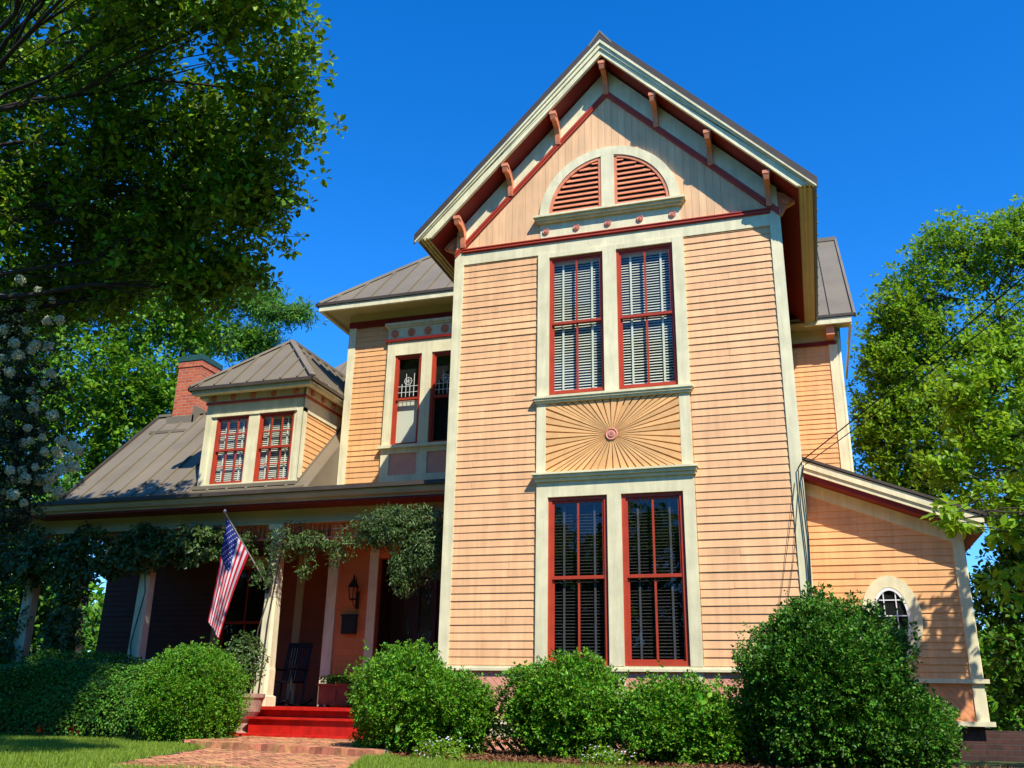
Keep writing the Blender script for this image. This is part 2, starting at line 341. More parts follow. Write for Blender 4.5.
def lawn_ok(x, y):
    onwalk = (y < -2.15-.26*(x+2.2)+.2) & (x > -2.45+(-y-2.1)*.38) & (x < .22+(-y-2.75)*.42) & (y > -5.65)
    land = (y >= -2.15-.26*(x+2.2)) & (x > -3.0-.3*(y+2)) & (x < .35)
    inbed = in_poly(x, y, bed)
    return ~(onwalk | land | inbed) & ((x < .3) | (y < -2.3))
V, F = grass(230000, -9, 7, -7.5, -.6, lawn_ok, .055)
tag(np_mesh('grass', V, F, M['grass']), 'short green lawn grass beside the brick walk', 'grass', kind='stuff')

# ================================================================== HOUSE
house = empty('victorian_house', (2.7, 0, 0), 'peach clapboard two storey Victorian house with cream trim and grey metal roofs', 'house')
def part(mb, name, m, parent=None, smooth=False, label=None):
    o = mb.build(name, M[m] if isinstance(m, str) else [M[k] for k in m], parent or house, smooth)
    if label: o['label'] = label
    return o
def siding(mb, org, ud, nd, z0, z1, pitch, iv, lip=.019, seam=True):
    """clapboards: iv(z) -> [(u0,u1)...] ; each board its own island"""
    org, ud, nd = Vector(org), Vector(ud), Vector(nd); z = z0
    while z < z1-.004:
        zt = min(z+pitch, z1); A, B = iv(z+.001), iv(zt-.001)
        if len(A) != len(B): 
            B = A if len(A) < len(B) else B; A = B
        for (a0, a1), (b0, b1) in zip(A, B):
            if a1-a0 < .02 and b1-b0 < .02: continue
            cuts = [0.0]
            if a1-a0 > .9 and (seam or random.random() < .28): cuts.append(random.uniform(.2, .8))
            cuts.append(1.0)
            for c0, c1 in zip(cuts[:-1], cuts[1:]):
                e = .0035 if c1 < 1 else 0
                w = lip+random.uniform(-.003, .003)
                p = [org+ud*(a0+(a1-a0)*c0)+nd*w, org+ud*(a0+(a1-a0)*c1-e)+nd*(w+random.uniform(-.003, .003)), org+ud*(b0+(b1-b0)*c1-e)+nd*.005, org+ud*(b0+(b1-b0)*c0)+nd*.005,
                     org+ud*(a0+(a1-a0)*c0), org+ud*(a0+(a1-a0)*c1-e)]
                jz = random.uniform(-.003, .003)
                for q, zz in zip(p, (z+jz, z+jz, zt+.004, zt+.004, z+jz, z+jz)): q.z = zz
                mb.add(p, [(0, 1, 2, 3), (0, 4, 5, 1), (0, 3, 4), (1, 5, 2)])
        z += pitch
const = lambda *iv: (lambda z: list(iv))

# ---- tower walls
WT = 1.16                # top of the water table / foot of the siding
core = MB()
# front wall built round the four window openings
for x0, x1 in ((.0, 1.68), (2.60, 2.81), (3.73, 5.4)): core.box(x0, x1, 0, .16, .12, 8.0)
for x0, x1 in ((1.68, 2.60), (2.81, 3.73)):
    core.box(x0, x1, 0, .16, .12, 1.17); core.box(x0, x1, 0, .16, 3.62, 5.29); core.box(x0, x1, 0, .16, 7.70, 8.0)
core.xz([(0, 8.0), (5.4, 8.0), (5.4, 8.43), (2.7, 11.26), (0, 8.43)], 0, .16)
core.box(0, .16, .16, 5.4, .12, 8.4); core.box(5.24, 5.4, .16, 5.4, .12, 8.4)
part(core, 'tower_wall', 'siding')
for iv_ in ((.145, 1.49), (3.91, 5.255)):
    s = MB(); siding(s, (0, 0, 0), (1, 0, 0), (0, -1, 0), WT+.01, 7.78, .1156, const(iv_), seam=False); part(s, 'tower_siding', 'siding')
for xo_, sg_ in ((0, -1), (5.4, 1)):
    s = MB(); siding(s, (xo_, 0, 0), (0, 1, 0), (sg_, 0, 0), WT, 8.3, .1156, const((.15, 5.4))); part(s, 'tower_siding', 'siding')
room = MB(); room.box(1.3, 4.1, .45, 4.5, .8, 4.3); room.box(1.3, 4.1, .45, 4.5, 4.8, 8.0); part(room, 'dark_interior', 'dark')
# corner boards, frieze board, water table
t = MB(); t.box(-.022, .145, -.035, .15, WT+.01, 8.03); part(t, 'corner_board', 'trim')
t = MB(); t.box(5.255, 5.422, -.035, .15, WT+.01, 8.03); part(t, 'corner_board', 'trim')
t = MB(); t.box(.145, 5.255, -.03, 0, 7.78, 7.985); part(t, 'frieze_board', 'trim')
t = MB(); t.box(-.05, 5.45, -.075, 0, 1.09, 1.125); t.box(-.03, 5.43, -.05, 0, 1.125, 1.16); t.box(-.04, -.002, 0, 5, 1.09, 1.15); t.box(5.402, 5.44, 0, 5, 1.09, 1.15); part(t, 'water_table', 'trim')
sk = MB(); a = -.6                                     # diagonal boarded skirt
def clip_poly(pts, fn):
    out = []
    for i in range(len(pts)):
        p, q = pts[i], pts[(i+1) % len(pts)]; fp, fq = fn(p), fn(q)
        if fp >= 0: out.append(p)
        if (fp >= 0) != (fq >= 0): t_ = fp/(fp-fq); out.append((p[0]+(q[0]-p[0])*t_, p[1]+(q[1]-p[1])*t_))
    return out
def diag_boards(mb, x0, x1, z0, z1, y, w=.075, flip=1, th=.018, gap=.006):
    d = math.sqrt(2)*w; k = -2.0-(z1-z0)
    x = x0-(z1-z0)-.2
    while x < x1+(z1-z0)+.2:
        p = [(x, z0), (x+d-gap*1.4, z0), (x+d-gap*1.4-flip*(z1-z0), z1), (x-flip*(z1-z0), z1)]
        for fn in (lambda q: q[0]-x0, lambda q: x1-q[0]):
            p = clip_poly(p, fn) if len(p) >= 3 else p
        if len(p) >= 3: mb.xz(p, y-th, y)
        x += d
for x0, x1 in ((.15, 1.5), (1.70, 2.60), (2.82, 3.72), (3.90, 5.26)): diag_boards(sk, x0, x1, .53, 1.09, 0.0)
part(sk, 'skirt_panel', 'pink')
t = MB()
for x0, x1 in ((-.01, .15), (1.5, 1.70), (2.60, 2.82), (3.72, 3.90), (5.26, 5.41)): t.box(x0, x1, -.032, 0, .42, 1.09)
t.box(-.03, 5.43, -.07, 0, .36, .42); t.box(-.02, 5.42, -.03, 0, .18, .36); part(t, 'base_board', 'trim')
lt = MB(); diag_boards(lt, 0.1, 5.3, -.02, .18, -.01, w=.10, gap=.05); part(lt, 'foundation_lattice', 'pink')
# ---- centre bay casings
t = MB()
for z0, z1, in ((5.25, 7.78),): 
    t.box(1.49, 1.68, -.055, 0, z0, z1); t.box(3.73, 3.91, -.055, 0, z0, z1); t.box(2.59, 2.81, -.055, 0, z0, z1)
    t.box(1.68, 2.59, -.05, 0, 7.70, 7.78); t.box(2.81, 3.73, -.05, 0, 7.70, 7.78)
t.box(1.49, 1.64, -.05, 0, 3.97, 5.13); t.box(3.73, 3.89, -.05, 0, 3.97, 5.13)
t.box(1.50, 1.68, -.055, 0, 1.16, 3.62); t.box(3.73, 3.90, -.055, 0, 1.16, 3.62); t.box(2.60, 2.81, -.055, 0, 1.16, 3.62)
t.box(1.50, 3.90, -.055, 0, 3.62, 3.86)
part(t, 'window_casing', 'trim')
t = MB(); t.box(1.44, 3.96, -.13, 0, 5.20, 5.235); t.box(1.46, 3.94, -.11, 0, 5.165, 5.20); t.box(1.48, 3.92, -.085, 0, 5.13, 5.165); part(t, 'upper_sill', 'trim')
t = MB(); t.box(1.44, 3.97, -.17, 0, 3.955, 3.985); t.box(1.46, 3.95, -.14, 0, 3.91, 3.955); t.box(1.48, 3.93, -.10, 0, 3.86, 3.91); part(t, 'window_hood', 'trim')
# sunburst panel
sb = MB(); X0, X1, Z0, Z1 = 1.64, 3.73, 3.985, 5.13; cx, cz = 2.685, 4.555
sb.box(X0, X1, -.008, 0, Z0, Z1)
def hit(th):
    dx, dz = math.cos(th), math.sin(th); tt = 1e9
    if dx > 1e-6: tt = min(tt, (X1-cx)/dx)
    if dx < -1e-6: tt = min(tt, (X0-cx)/dx)
    if dz > 1e-6: tt = min(tt, (Z1-cz)/dz)
    if dz < -1e-6: tt = min(tt, (Z0-cz)/dz)
    return tt
def perim(n):
    pts = []; W_, H_ = X1-X0, Z1-Z0; tot = 2*(W_+H_)
    for i in range(n):
        d = (i+.5)/n*tot
        if d < W_: pts.append((X0+d, Z0))
        elif d < W_+H_: pts.append((X1, Z0+d-W_))
        elif d < 2*W_+H_: pts.append((X1-(d-W_-H_), Z1))
        else: pts.append((X0, Z1-(d-2*W_-H_)))
    return pts
pp = perim(52)
for i in range(52):
    a, b = pp[i], pp[(i+1) % 52]; m_ = ((a[0]+b[0])/2, (a[1]+b[1])/2)
    if abs(a[0]-b[0]) > 1e-4 and abs(a[1]-b[1]) > 1e-4: m_ = (X0 if m_[0] < cx else X1, Z0 if m_[1] < cz else Z1)
    C0 = (cx+(m_[0]-cx)*.05, cz+(m_[1]-cz)*.05)
    sh = lambda p, k: (p[0]+(m_[0]-p[0])*k, p[1]+(m_[1]-p[1])*k)
    aa, bb = sh(a, .22), sh(b, .22); poly = [C0, aa, m_, bb] if abs((m_[0]-aa[0])*(bb[1]-aa[1])-(m_[1]-aa[1])*(bb[0]-aa[0])) > 1e-5 else [C0, aa, bb]
    t1, t2 = random.uniform(-.003, .003), random.uniform(-.003, .003)
    sb.add([(x_, -.046+(t1 if j_ % 2 else t2), z_) for j_, (x_, z_) in enumerate(poly)]+[(x_, -.006, z_) for x_, z_ in poly], [tuple(range(len(poly)))]+[(j_, (j_+1) % len(poly), len(poly)+(j_+1) % len(poly), len(poly)+j_) for j_ in range(len(poly))])
part(sb, 'sunburst_panel', 'sunp')
def rosette(x, y, z, r=.05, parent=None, axis='y', m='rosette', flip=1):
    mb = MB(); mb.lathe([(r, .0*flip), (r, .018*flip), (r*.86, .03*flip), (r*.72, .018*flip), (r*.55, .018*flip), (r*.45, .034*flip), (r*.22, .034*flip), (r*.16, .018*flip), (r*.1, .042*flip), (.004, .046*flip)], (x, y, z), axis, 20)
    return part(mb, 'rosette', m, parent)
rosette(2.685, -.04, 4.555, .098)
# ---- tower windows
def window(x0, x1, z0, z1, y, mid=None, cols=2, rows=(1, 1), blind='blind', tape='tape', pitch=.046, tilt=44, glass='glass', fw=.042, sash='red', rec=.03, room=True, name='window', par=None):
    """double hung window: frame (root mesh) > sash, pane, blind"""
    f = MB()
    for a in ((x0, x0+fw, z0, z1), (x1-fw, x1, z0, z1)): f.box(a[0], a[1], y-.012, y+.12, a[2], a[3])
    f.box(x0+fw, x1-fw, y-.012, y+.12, z1-fw*.9, z1); f.box(x0+fw, x1-fw, y-.018, y+.12, z0, z0+fw*1.1)
    root = part(f, name, sash, par)
    mid = mid or (z0+z1)/2; s = MB(); sw = .028
    for zz0, zz1, yy, nr in ((mid, z1-fw, y+.012, rows[0]), (z0+fw, mid, y+.038, rows[1])):
        s.box(x0+fw, x0+fw+sw, yy, yy+.022, zz0, zz1); s.box(x1-fw-sw, x1-fw, yy, yy+.022, zz0, zz1)
        s.box(x0+fw+sw, x1-fw-sw, yy, yy+.022, zz1-sw, zz1); s.box(x0+fw+sw, x1-fw-sw, yy, yy+.022, zz0, zz0+sw)
        for c in range(1, cols): xc = x0+fw+(x1-x0-2*fw)*c/cols; s.box(xc-.015, xc+.015, yy-.002, yy+.02, zz0+sw, zz1-sw)
        for r in range(1, nr): zc = zz0+(zz1-zz0)*r/nr; s.box(x0+fw+sw, x1-fw-sw, yy+.001, yy+.018, zc-.012, zc+.012)
    s.box(x0+fw, x1-fw, y+.0, y+.012, mid-.022, mid+.022)
    part(s, 'sash', sash, root)
    g = MB(); g.box(x0+fw+.01, x1-fw-.01, y+.022, y+.026, mid, z1-fw-.01); g.box(x0+fw+.01, x1-fw-.01, y+.048, y+.052, z0+fw+.01, mid); part(g, 'pane', glass, root)
    if blind:
        b = MB(); n = int((z1-z0-2*fw)/pitch); ct, st = math.cos(math.radians(tilt)), math.sin(math.radians(tilt)); h = .024; yb = y+.115
        xa, xb = x0+fw+.008, x1-fw-.008
        for i in range(n):
            z = z0+fw+.02+i*pitch; 
            e = random.uniform(-.0015, .0015)
            b.add([(xa, yb-h*ct, z-h*st+e), (xb, yb-h*ct, z-h*st-e), (xb, yb, z+.003-e), (xa, yb, z+.003+e), (xb, yb+h*ct, z+h*st), (xa, yb+h*ct, z+h*st)], [(0, 1, 2, 3), (3, 2, 4, 5)])
        b.box(xa, xb, yb-.03, yb+.03, z1-fw-.05, z1-fw)
        bo = part(b, 'blind', blind, root)
        tp = MB()
        for fx in (.2, .8): xc = xa+(xb-xa)*fx; tp.box(xc-.016, xc+.016, yb-.032, yb-.030, z0+fw, z1-fw-.05)
        part(tp, 'blind_tape', tape, root)
    return root
window(1.68, 2.59, 5.29, 7.70, 0, 6.51); window(2.81, 3.73, 5.29, 7.70, 0, 6.50)
window(1.68, 2.60, 1.17, 3.62, 0, 2.41, blind='blindd', tape='taped', tilt=20, glass='glassd', fw=.06); window(2.81, 3.73, 1.17, 3.62, 0, 2.41, blind='blindd', tape='taped', tilt=20, glass='glassd', fw=.06)

# ---- gable
zt = lambda x: 8.04+1.026*(2.7-abs(x-2.7))         # red trim line along the rake
zs = lambda x: 8.43+1.048*(2.7-abs(x-2.7))         # soffit line at the wall
vb = MB(); x = .06
while x < 5.34:
    x2 = min(x+.118, 5.34); e = .0018; a, b = x+e, x2-e
    pts = [(a, 8.06), (b, 8.06), (b, max(8.07, zt(b))), (a, max(8.07, zt(a)))]
    if a < 2.7 < b: pts = [(a, 8.06), (b, 8.06), (b, zt(b)), (2.7, zt(2.7)), (a, zt(a))]
    vb.xz(pts, -.014+random.uniform(-.003, .002), 0); x = x2
part(vb, 'gable_boards', 'boards')
fz = MB()
for sgn in (-1, 1):
    P4 = [(2.7+sgn*2.7, zt(0)-.01), (2.7, zt(2.7)), (2.7, zs(2.7)+.0), (2.7+sgn*2.7, zs(0)+.0)]
    fz.xz(P4, -.034, 0)
part(fz, 'rake_frieze', 'trim')
rt = MB()
for sgn in (-1, 1):
    for k, (d0, d1, yy) in enumerate(((-.10, -.045, -.052), (-.045, 0.0, -.066), (0.0, .035, -.046))):
        rt.xz([(2.7+sgn*2.715, zt(0)-.02+d0), (2.7, zt(2.7)+d0), (2.7, zt(2.7)+d1), (2.7+sgn*2.715, zt(0)-.02+d1)], yy, -.0)
part(rt, 'rake_moulding', 'red')
rt = MB(); rt.box(.12, 5.28, -.05, 0, 7.985, 8.005); rt.box(.12, 5.28, -.068, 0, 8.005, 8.03); rt.box(.12, 5.28, -.052, 0, 8.03, 8.052); rt.box(.12, 5.28, -.075, 0, 8.052, 8.068); part(rt, 'gable_moulding', 'red')
# fan vent
def arc(cx, cz, r, a0, a1, n): return [(cx+r*math.cos(math.radians(a0+(a1-a0)*i/n)), cz+r*math.sin(math.radians(a0+(a1-a0)*i/n))) for i in range(n+1)]
vx, vz = 2.70, 8.47
v = MB(); oa = arc(vx, vz, 1.19, 0, 180, 40); ia = arc(vx, vz, 1.03, 0, 180, 40)
for i in range(40): v.xz([oa[i], oa[i+1], ia[i+1], ia[i]], -.07, -.0)
v.box(2.59, 2.81, -.07, 0, vz, 9.50); part(v, 'vent_casing', 'trim')
v = MB(); ia2 = arc(vx, vz, .975, 0, 180, 40)
for i in range(40): 
    if abs(ia[i][0]-vx) > .12: v.xz([ia[i], ia[i+1], ia2[i+1], ia2[i]], -.055, 0)
for a, b in ((2.54, 2.59), (2.81, 2.86)): v.box(a, b, -.055, 0, vz, 9.46)
for a, b in ((1.70, 2.54), (2.86, 3.70)): v.box(a, b, -.055, 0, vz, vz+.045)
z = vz+.05
while z < vz+.95:
    hw = math.sqrt(max(0, .985**2-(z+.05-vz)**2))
    for sg in (-1, 1):
        a, b = (vx-hw, 2.54) if sg < 0 else (2.86, vx+hw)
        if b-a > .05: v.add([(a, -.062, z), (b, -.062, z), (b, -.05, z+.012), (a, -.05, z+.012), (b, -.014, z+.092), (a, -.014, z+.092), (a, -.05, z-.006), (b, -.05, z-.006)], [(0, 1, 2, 3), (3, 2, 4, 5), (6, 7, 1, 0)])
    z += .094
part(v, 'louver', 'terra')
bk = MB(); bk.xz(arc(vx, vz, 1.02, 0, 180, 30), -.024, -.018); part(bk, 'vent_backing', 'dark')
v = MB(); v.box(1.42, 3.98, -.17, 0, 8.43, 8.465); v.box(1.45, 3.95, -.13, 0, 8.385, 8.43); v.box(1.48, 3.92, -.09, 0, 8.35, 8.385); part(v, 'vent_sill', 'trim')
v = MB(); v.box(1.52, 3.88, -.032, -.0, 8.07, 8.35); part(v, 'vent_apron', 'trim')
for x in (1.62, 2.15, 2.685, 3.22, 3.755): rosette(x, -.03, 8.205, .058)
# brackets under the rake
def bracket(x, zc, d=.40, h=.42, w=.085):
    m_ = MB(); top = zc; prof = [(0, top-h), (-.045, top-h), (-.06, top-h+.05), (-.085, top-h+.17), (-.15, top-h+.27), (-.27, top-.11), (-.30, top-.12), (-d+.03, top-.13), (-d, top-.06), (-d, top+.01), (0, top+.02)]
    m_.yz([(y-.03, z) for y, z in prof], x-w/2, x+w/2)
    m_.box(x-w/2-.014, x+w/2+.014, -.03-d-.01, -.03-d+.10, top-.045, top+.012)
    return part(m_, 'gable_bracket', 'terra')
for x in (.13, .98, 1.83, 2.70, 3.55, 4.41, 5.27): bracket(x, zs(x)-.05-(.05 if x == 2.70 else .0))
for sg, xw in ((-1, 0), (1, 5.4)):                      # turned knee blocks at the eave corners
    m_ = MB(); m_.xz([(xw, 7.98), (xw+sg*.05, 7.98), (xw+sg*.12, 8.10), (xw+sg*.26, 8.17), (xw+sg*.26, 8.26), (xw, 8.40)], .03, .115); part(m_, 'eave_bracket', 'terra')
    m_ = MB(); m_.lathe([(.07, 0), (.07, .03), (.04, .035), (.02, .05)], (xw+sg*.13, .03, 8.2), 'y', 14); part(m_, 'rosette', 'terra')
# ---- tower roof : soffit slab, rake fascia, eaves, metal
YF, YB = -.45, 8.6
rz = lambda x, o: 11.29-1.05*abs(x-2.7)+o
sf = MB()
for sg in (-1, 1):
    sf.xz([(2.7, rz(2.7, .0)), (2.7+sg*3.02, rz(5.72, 0)), (2.7+sg*3.02, rz(5.72, .06)), (2.7, rz(2.7, .06))], YF+.04, 8.0)
part(sf, 'soffit', 'soffit')
fa = MB()
for sg in (-1, 1):
    X = lambda d: 2.7+sg*d
    fa.xz([(X(0), rz(2.7, -.02)), (X(3.0), 8.15), (X(3.25), 8.15), (X(3.25), rz(5.95, .24)), (X(0), rz(2.7, .24))], YF-.02, YF+.04)
    fa.xz([(X(0), rz(2.7, .10)), (X(3.25), rz(5.95, .10)+.10), (X(3.25), rz(5.95, .24)), (X(0), rz(2.7, .24))], YF-.05, YF-.02)
    fa.xz([(X(0), rz(2.7, .19)), (X(3.28), rz(5.98, .19)+.03), (X(3.28), rz(5.98, .25)), (X(0), rz(2.7, .25))], YF-.08, YF-.05)
part(fa, 'rake_fascia', 'trim')
for sg, ye in ((-1, 2.1), (1, 5.2)):
    ev = MB()
    X = lambda d: 2.7+sg*d
    lo, hi = sorted((X(3.0), X(3.25))); ev.box(lo, hi, YF+.04, ye, 8.15, 8.21)
    for d, zz in ((3.04, 8.13), (3.10, 8.115), (3.17, 8.13)):
        lo, hi = sorted((X(d), X(d+.03))); ev.box(lo, hi, YF-.02, ye, zz, 8.15)
    lo, hi = sorted((X(3.0), X(3.03))); ev.box(lo, hi, YF+.04, ye, 8.21, 8.30)
    lo, hi = sorted((X(3.22), X(3.26))); ev.box(lo, hi, YF+.04, ye, 8.21, 8.25)
    part(ev, 'eave_board', 'trim2')
def roof_sheet(mb, pts, slope, th=.05, seams=.42, off=.2, rib=(.03, .035), off_edge=.0):
    """planar roof panel with standing seams running along slope (unit vector up-slope)"""
    P = [Vector(p) for p in pts]; s_ = Vector(slope).normalized(); n = (P[1]-P[0]).cross(P[2]-P[0]).normalized()
    if n.z < 0: n = -n
    s_ = (s_-n*s_.dot(n)).normalized(); a_ = s_.cross(n).normalized()
    mb.extr(P, -n*th); o0 = P[0]
    q = [((p-o0).dot(a_), (p-o0).dot(s_)) for p in P]; lo, hi = min(a for a, _ in q), max(a for a, _ in q); a = lo+off
    while a < hi-.04:
        ss = []
        for i in range(len(q)):
            (a0, s0), (a1, s1) = q[i], q[(i+1) % len(q)]
            if (a0-a)*(a1-a) < 0: ss.append(s0+(s1-s0)*(a-a0)/(a1-a0))
        if len(ss) >= 2:
            s0, s1 = min(ss), max(ss)
            if s1-s0 > .08: b0 = o0+a_*a+s_*(s0+.005)+n*rib[1]/2; b1 = o0+a_*a+s_*(s1-.005)+n*rib[1]/2; mb.bar(b0, b1, rib[0], rib[1], up=n)
        a += seams
    return mb
rf = MB(); rm = MB()
for sg in (-1, 1):
    X = lambda d: 2.7+sg*d
    roof_sheet(rf, [(X(3.29), YF-.05, rz(5.99, .32)), (X(3.29), YB, rz(5.99, .32)), (X(0), YB, rz(2.7, .32)), (X(0), YF-.05, rz(2.7, .32))], (-sg, 0, 1.05), off=.5)
    rm.xz([(X(0), rz(2.7, .22)), (X(3.30), rz(6.0, .22)), (X(3.30), rz(6.0, .40)), (X(0), rz(2.7, .40))], YF-.075, YF-.048)
rf.xz([(2.5, rz(2.5, .33)), (2.7, rz(2.7, .40)), (2.9, rz(2.9, .33)), (2.9, rz(2.9, .38)), (2.7, rz(2.7, .45)), (2.5, rz(2.5, .38))], YF-.08, YB)
tr_ = part(rf, 'tower_roof', 'roof'); part(rm, 'rake_flashing', 'roofd', tr_)

# ---- main block behind (right wing)
WY = 5.4
mbk = MB(); mbk.box(-3.4, 6.29, WY, 9.6, 0, 8.1); part(mbk, 'main_wall', 'siding')
s = MB(); siding(s, (5.4, WY, 0), (1, 0, 0), (0, -1, 0), 3.0, 7.78, .103, const((0, .76))); siding(s, (6.29, WY, 0), (0, 1, 0), (1, 0, 0), .5, 7.8, .103, const((.1, 4.2))); part(s, 'main_siding', 'siding2')
t = MB(); t.box(6.155, 6.32, WY-.035, WY, .5, 7.76); t.box(6.29, 6.32, WY, WY+.12, .5, 7.76); part(t, 'corner_board', 'trim')
t = MB(); t.box(5.4, 6.32, WY-.03, WY, 7.84, 8.16); part(t, 'frieze_board', 'trim2')
t = MB(); t.box(5.4, 6.30, WY-.05, WY, 7.76, 7.84); part(t, 'frieze_moulding', 'soffit')
t = MB(); t.box(6.12, 6.28, WY-.36, WY, 7.86, 8.14); part(t, 'eave_bracket', 'terra')
rf = MB(); E1 = 8.22
roof_sheet(rf, [(-3, 4.95, E1), (6.66, 4.95, E1), (6.66, 8.45, E1+3.5), (-3, 8.45, E1+3.5)], (0, 1, 1), off=.0, seams=.44)
roof_sheet(rf, [(6.66, 11.95, E1), (-3, 11.95, E1), (-3, 8.45, E1+3.5), (6.66, 8.45, E1+3.5)], (0, -1, 1), off=.0, seams=.44)
rf.box(-3, 6.7, 8.38, 8.52, E1+3.46, E1+3.56); rf.bar((6.69, 4.93, E1-.03), (6.69, 8.47, E1+3.5), .05, .10)
mr_ = part(rf, 'main_roof', 'roof')
e_ = MB(); e_.box(5.7, 6.68, 4.90, 4.945, E1-.035, E1+.02); part(e_, 'roof_edge', 'roofd', mr_)
fa = MB(); fa.box(5.70, 6.62, 4.93, 4.99, E1-.17, E1-.045); fa.box(6.58, 6.62, 4.99, 8.4, E1-.2, E1-.1); part(fa, 'eave_fascia', 'trim')
sf = MB(); sf.box(5.4, 6.6, 4.97, 5.4, E1-.10, E1-.075); sf.yz([(9.4, 8.0), (5.4, 8.0), (5.4, E1+.3), (8.4, E1+3.3), (9.4, E1+2.3)], 6.2, 6.29); part(sf, 'soffit', 'trim2')
dp = MB(); dp.tube([(6.355, 5.56, 8.1), (6.355, 5.56, 4.0), (6.355, 5.56, .6)], .04, 8); part(dp, 'downspout', 'trim', smooth=False)

# ---- lean-to on the right
LY = 1.8; LX1 = 7.60
lr = lambda x, o=0: 4.16-.405*(x-5.4)+o       # underside of the rake
c_ = MB(); c_.xz([(5.4, .46), (LX1, .46), (LX1, lr(LX1)-.02), (5.4, lr(5.4)-.02)], LY, LY+.12); c_.box(LX1-.12, LX1, LY+.12, 7.5, .46, 3.2)
wo_ = part(c_, 'side_wing_wall', 'siding')
ocx, ocz, orx, orz = 6.50, 1.93, .235, .43; hole = lambda z: math.sqrt(max(0, 1-((z-ocz)/(orz+.10))**2))*(orx+.10)
s = MB()
def liv(z):
    x1 = min(LX1-.14, 5.4+(4.06-.06-z)/.405) if z > 3.1 else LX1-.14
    x1 = max(5.42, x1)
    h = hole(z)
    return [(5.42, ocx-h), (ocx+h, x1)] if h > 0.01 else [(5.42, (5.42+x1)/2), ((5.42+x1)/2, x1)]
siding(s, (0, LY, 0), (1, 0, 0), (0, -1, 0), 1.08, 4.1, .1044, liv, seam=False); siding(s, (LX1, LY, 0), (0, 1, 0), (1, 0, 0), 1.1, 3.2, .1044, const((.1, 5.6)))
part(s, 'side_wing_siding', 'siding2')
t = MB(); t.xz([(LX1-.14, 1.09), (LX1+.015, 1.09), (LX1+.015, lr(LX1)-.0), (LX1-.14, lr(LX1-.14)-.0)], LY-.035, LY); t.box(LX1-.14, LX1+.015, LY-.035, LY, .52, 1.03); t.box(LX1, LX1+.03, LY, LY+.12, .52, lr(LX1)); part(t, 'corner_board', 'trim')
t = MB(); t.xz([(5.4, lr(5.4)-.28), (LX1-.14, lr(LX1-.14)-.28), (LX1-.14, lr(LX1-.14)), (5.4, lr(5.4))], LY-.03, LY); part(t, 'side_wing_frieze', 'trim')
t = MB(); t.box(5.42, LX1+.09, LY-.08, LY, 1.03, 1.09); t.box(5.42, LX1+.09, LY-.08, LY, .455, .52); part(t, 'water_table', 'trim')
sk = MB(); diag_boards(sk, 5.42, LX1-.14, .52, 1.03, LY, gap=.003); part(sk, 'skirt_panel', 'pink2')
fb = MB(); fb.box(5.4, LX1-.04, LY+.05, LY+.3, -.05, .46); fb.box(LX1-.3, LX1-.04, LY+.3, 7.5, -.05, .46); part(fb, 'brick_foundation', 'brickd')
# oval window
v = MB()
def oval(rx, rz_, n=44): return [(ocx+rx*math.cos(2*math.pi*i/n), ocz+rz_*math.sin(2*math.pi*i/n)) for i in range(n)]
O, I = oval(.42, .64), oval(.265, .465); 
for i in range(44): j = (i+1) % 44; v.xz([O[i], O[j], I[j], I[i]], LY-.05, LY)
ow = part(v, 'oval_window', 'trim')
v = MB(); O, I = oval(.265, .465), oval(.225, .42)
for i in range(44): j = (i+1) % 44; v.xz([O[i], O[j], I[j], I[i]], LY-.045, LY-.01)
for fx in (-.085, .085): h = .42*math.sqrt(1-(fx/.225)**2); v.box(ocx+fx-.0075, ocx+fx+.0075, LY-.03, LY-.012, ocz-h, ocz+h)
for fz_ in (-.19, .05, .28): h = .225*math.sqrt(1-(fz_/.42)**2); v.box(ocx-h, ocx+h, LY-.029, LY-.013, ocz+fz_-.0075, ocz+fz_+.0075)
part(v, 'muntin', 'white', ow)
v = MB(); v.xz(oval(.23, .425), LY-.022, LY-.018); part(v, 'pane', 'glass', ow)
v = MB(); v.xz(oval(.24, .44), LY-.008, LY-.003); part(v, 'dark_interior', 'dark', ow)
# lean-to roof
t = MB(); LF = LY-.38
t.xz([(5.41, lr(5.41)), (7.86, lr(7.86)), (7.86, lr(7.86, .17)), (5.41, lr(5.41, .17))], LF, LF+.04)
t.xz([(5.41, lr(5.41, .08)), (7.88, lr(7.88, .08)), (7.88, lr(7.88, .19)), (5.41, lr(5.41, .19))], LF-.025, LF)
t.box(7.84, 7.88, LF, 7.5, lr(7.86)-.02, lr(7.86)+.15)
part(t, 'rake_fascia', 'trim')
sf = MB(); sf.xz([(5.41, lr(5.41, -.07)), (7.84, lr(7.84, -.07)), (7.84, lr(7.84, -.0)), (5.41, lr(5.41, -.0))], LF+.04, LY-.035); sf.xz([(LX1+.03, lr(LX1, -.07)), (7.84, lr(7.84, -.07)), (7.84, lr(7.84, .05)), (LX1+.03, lr(LX1, .05))], LY, 7.5); part(sf, 'soffit', 'soffit')
rf = MB(); roof_sheet(rf, [(5.38, LF-.05, lr(5.38, .25)), (5.38, 5.3, lr(5.38, .25)), (7.93, 5.3, lr(7.93, .25)), (7.93, LF-.05, lr(7.93, .25))], (-1, 0, .405), th=.04, off=.42)
part(rf, 'side_wing_roof', 'roofd')

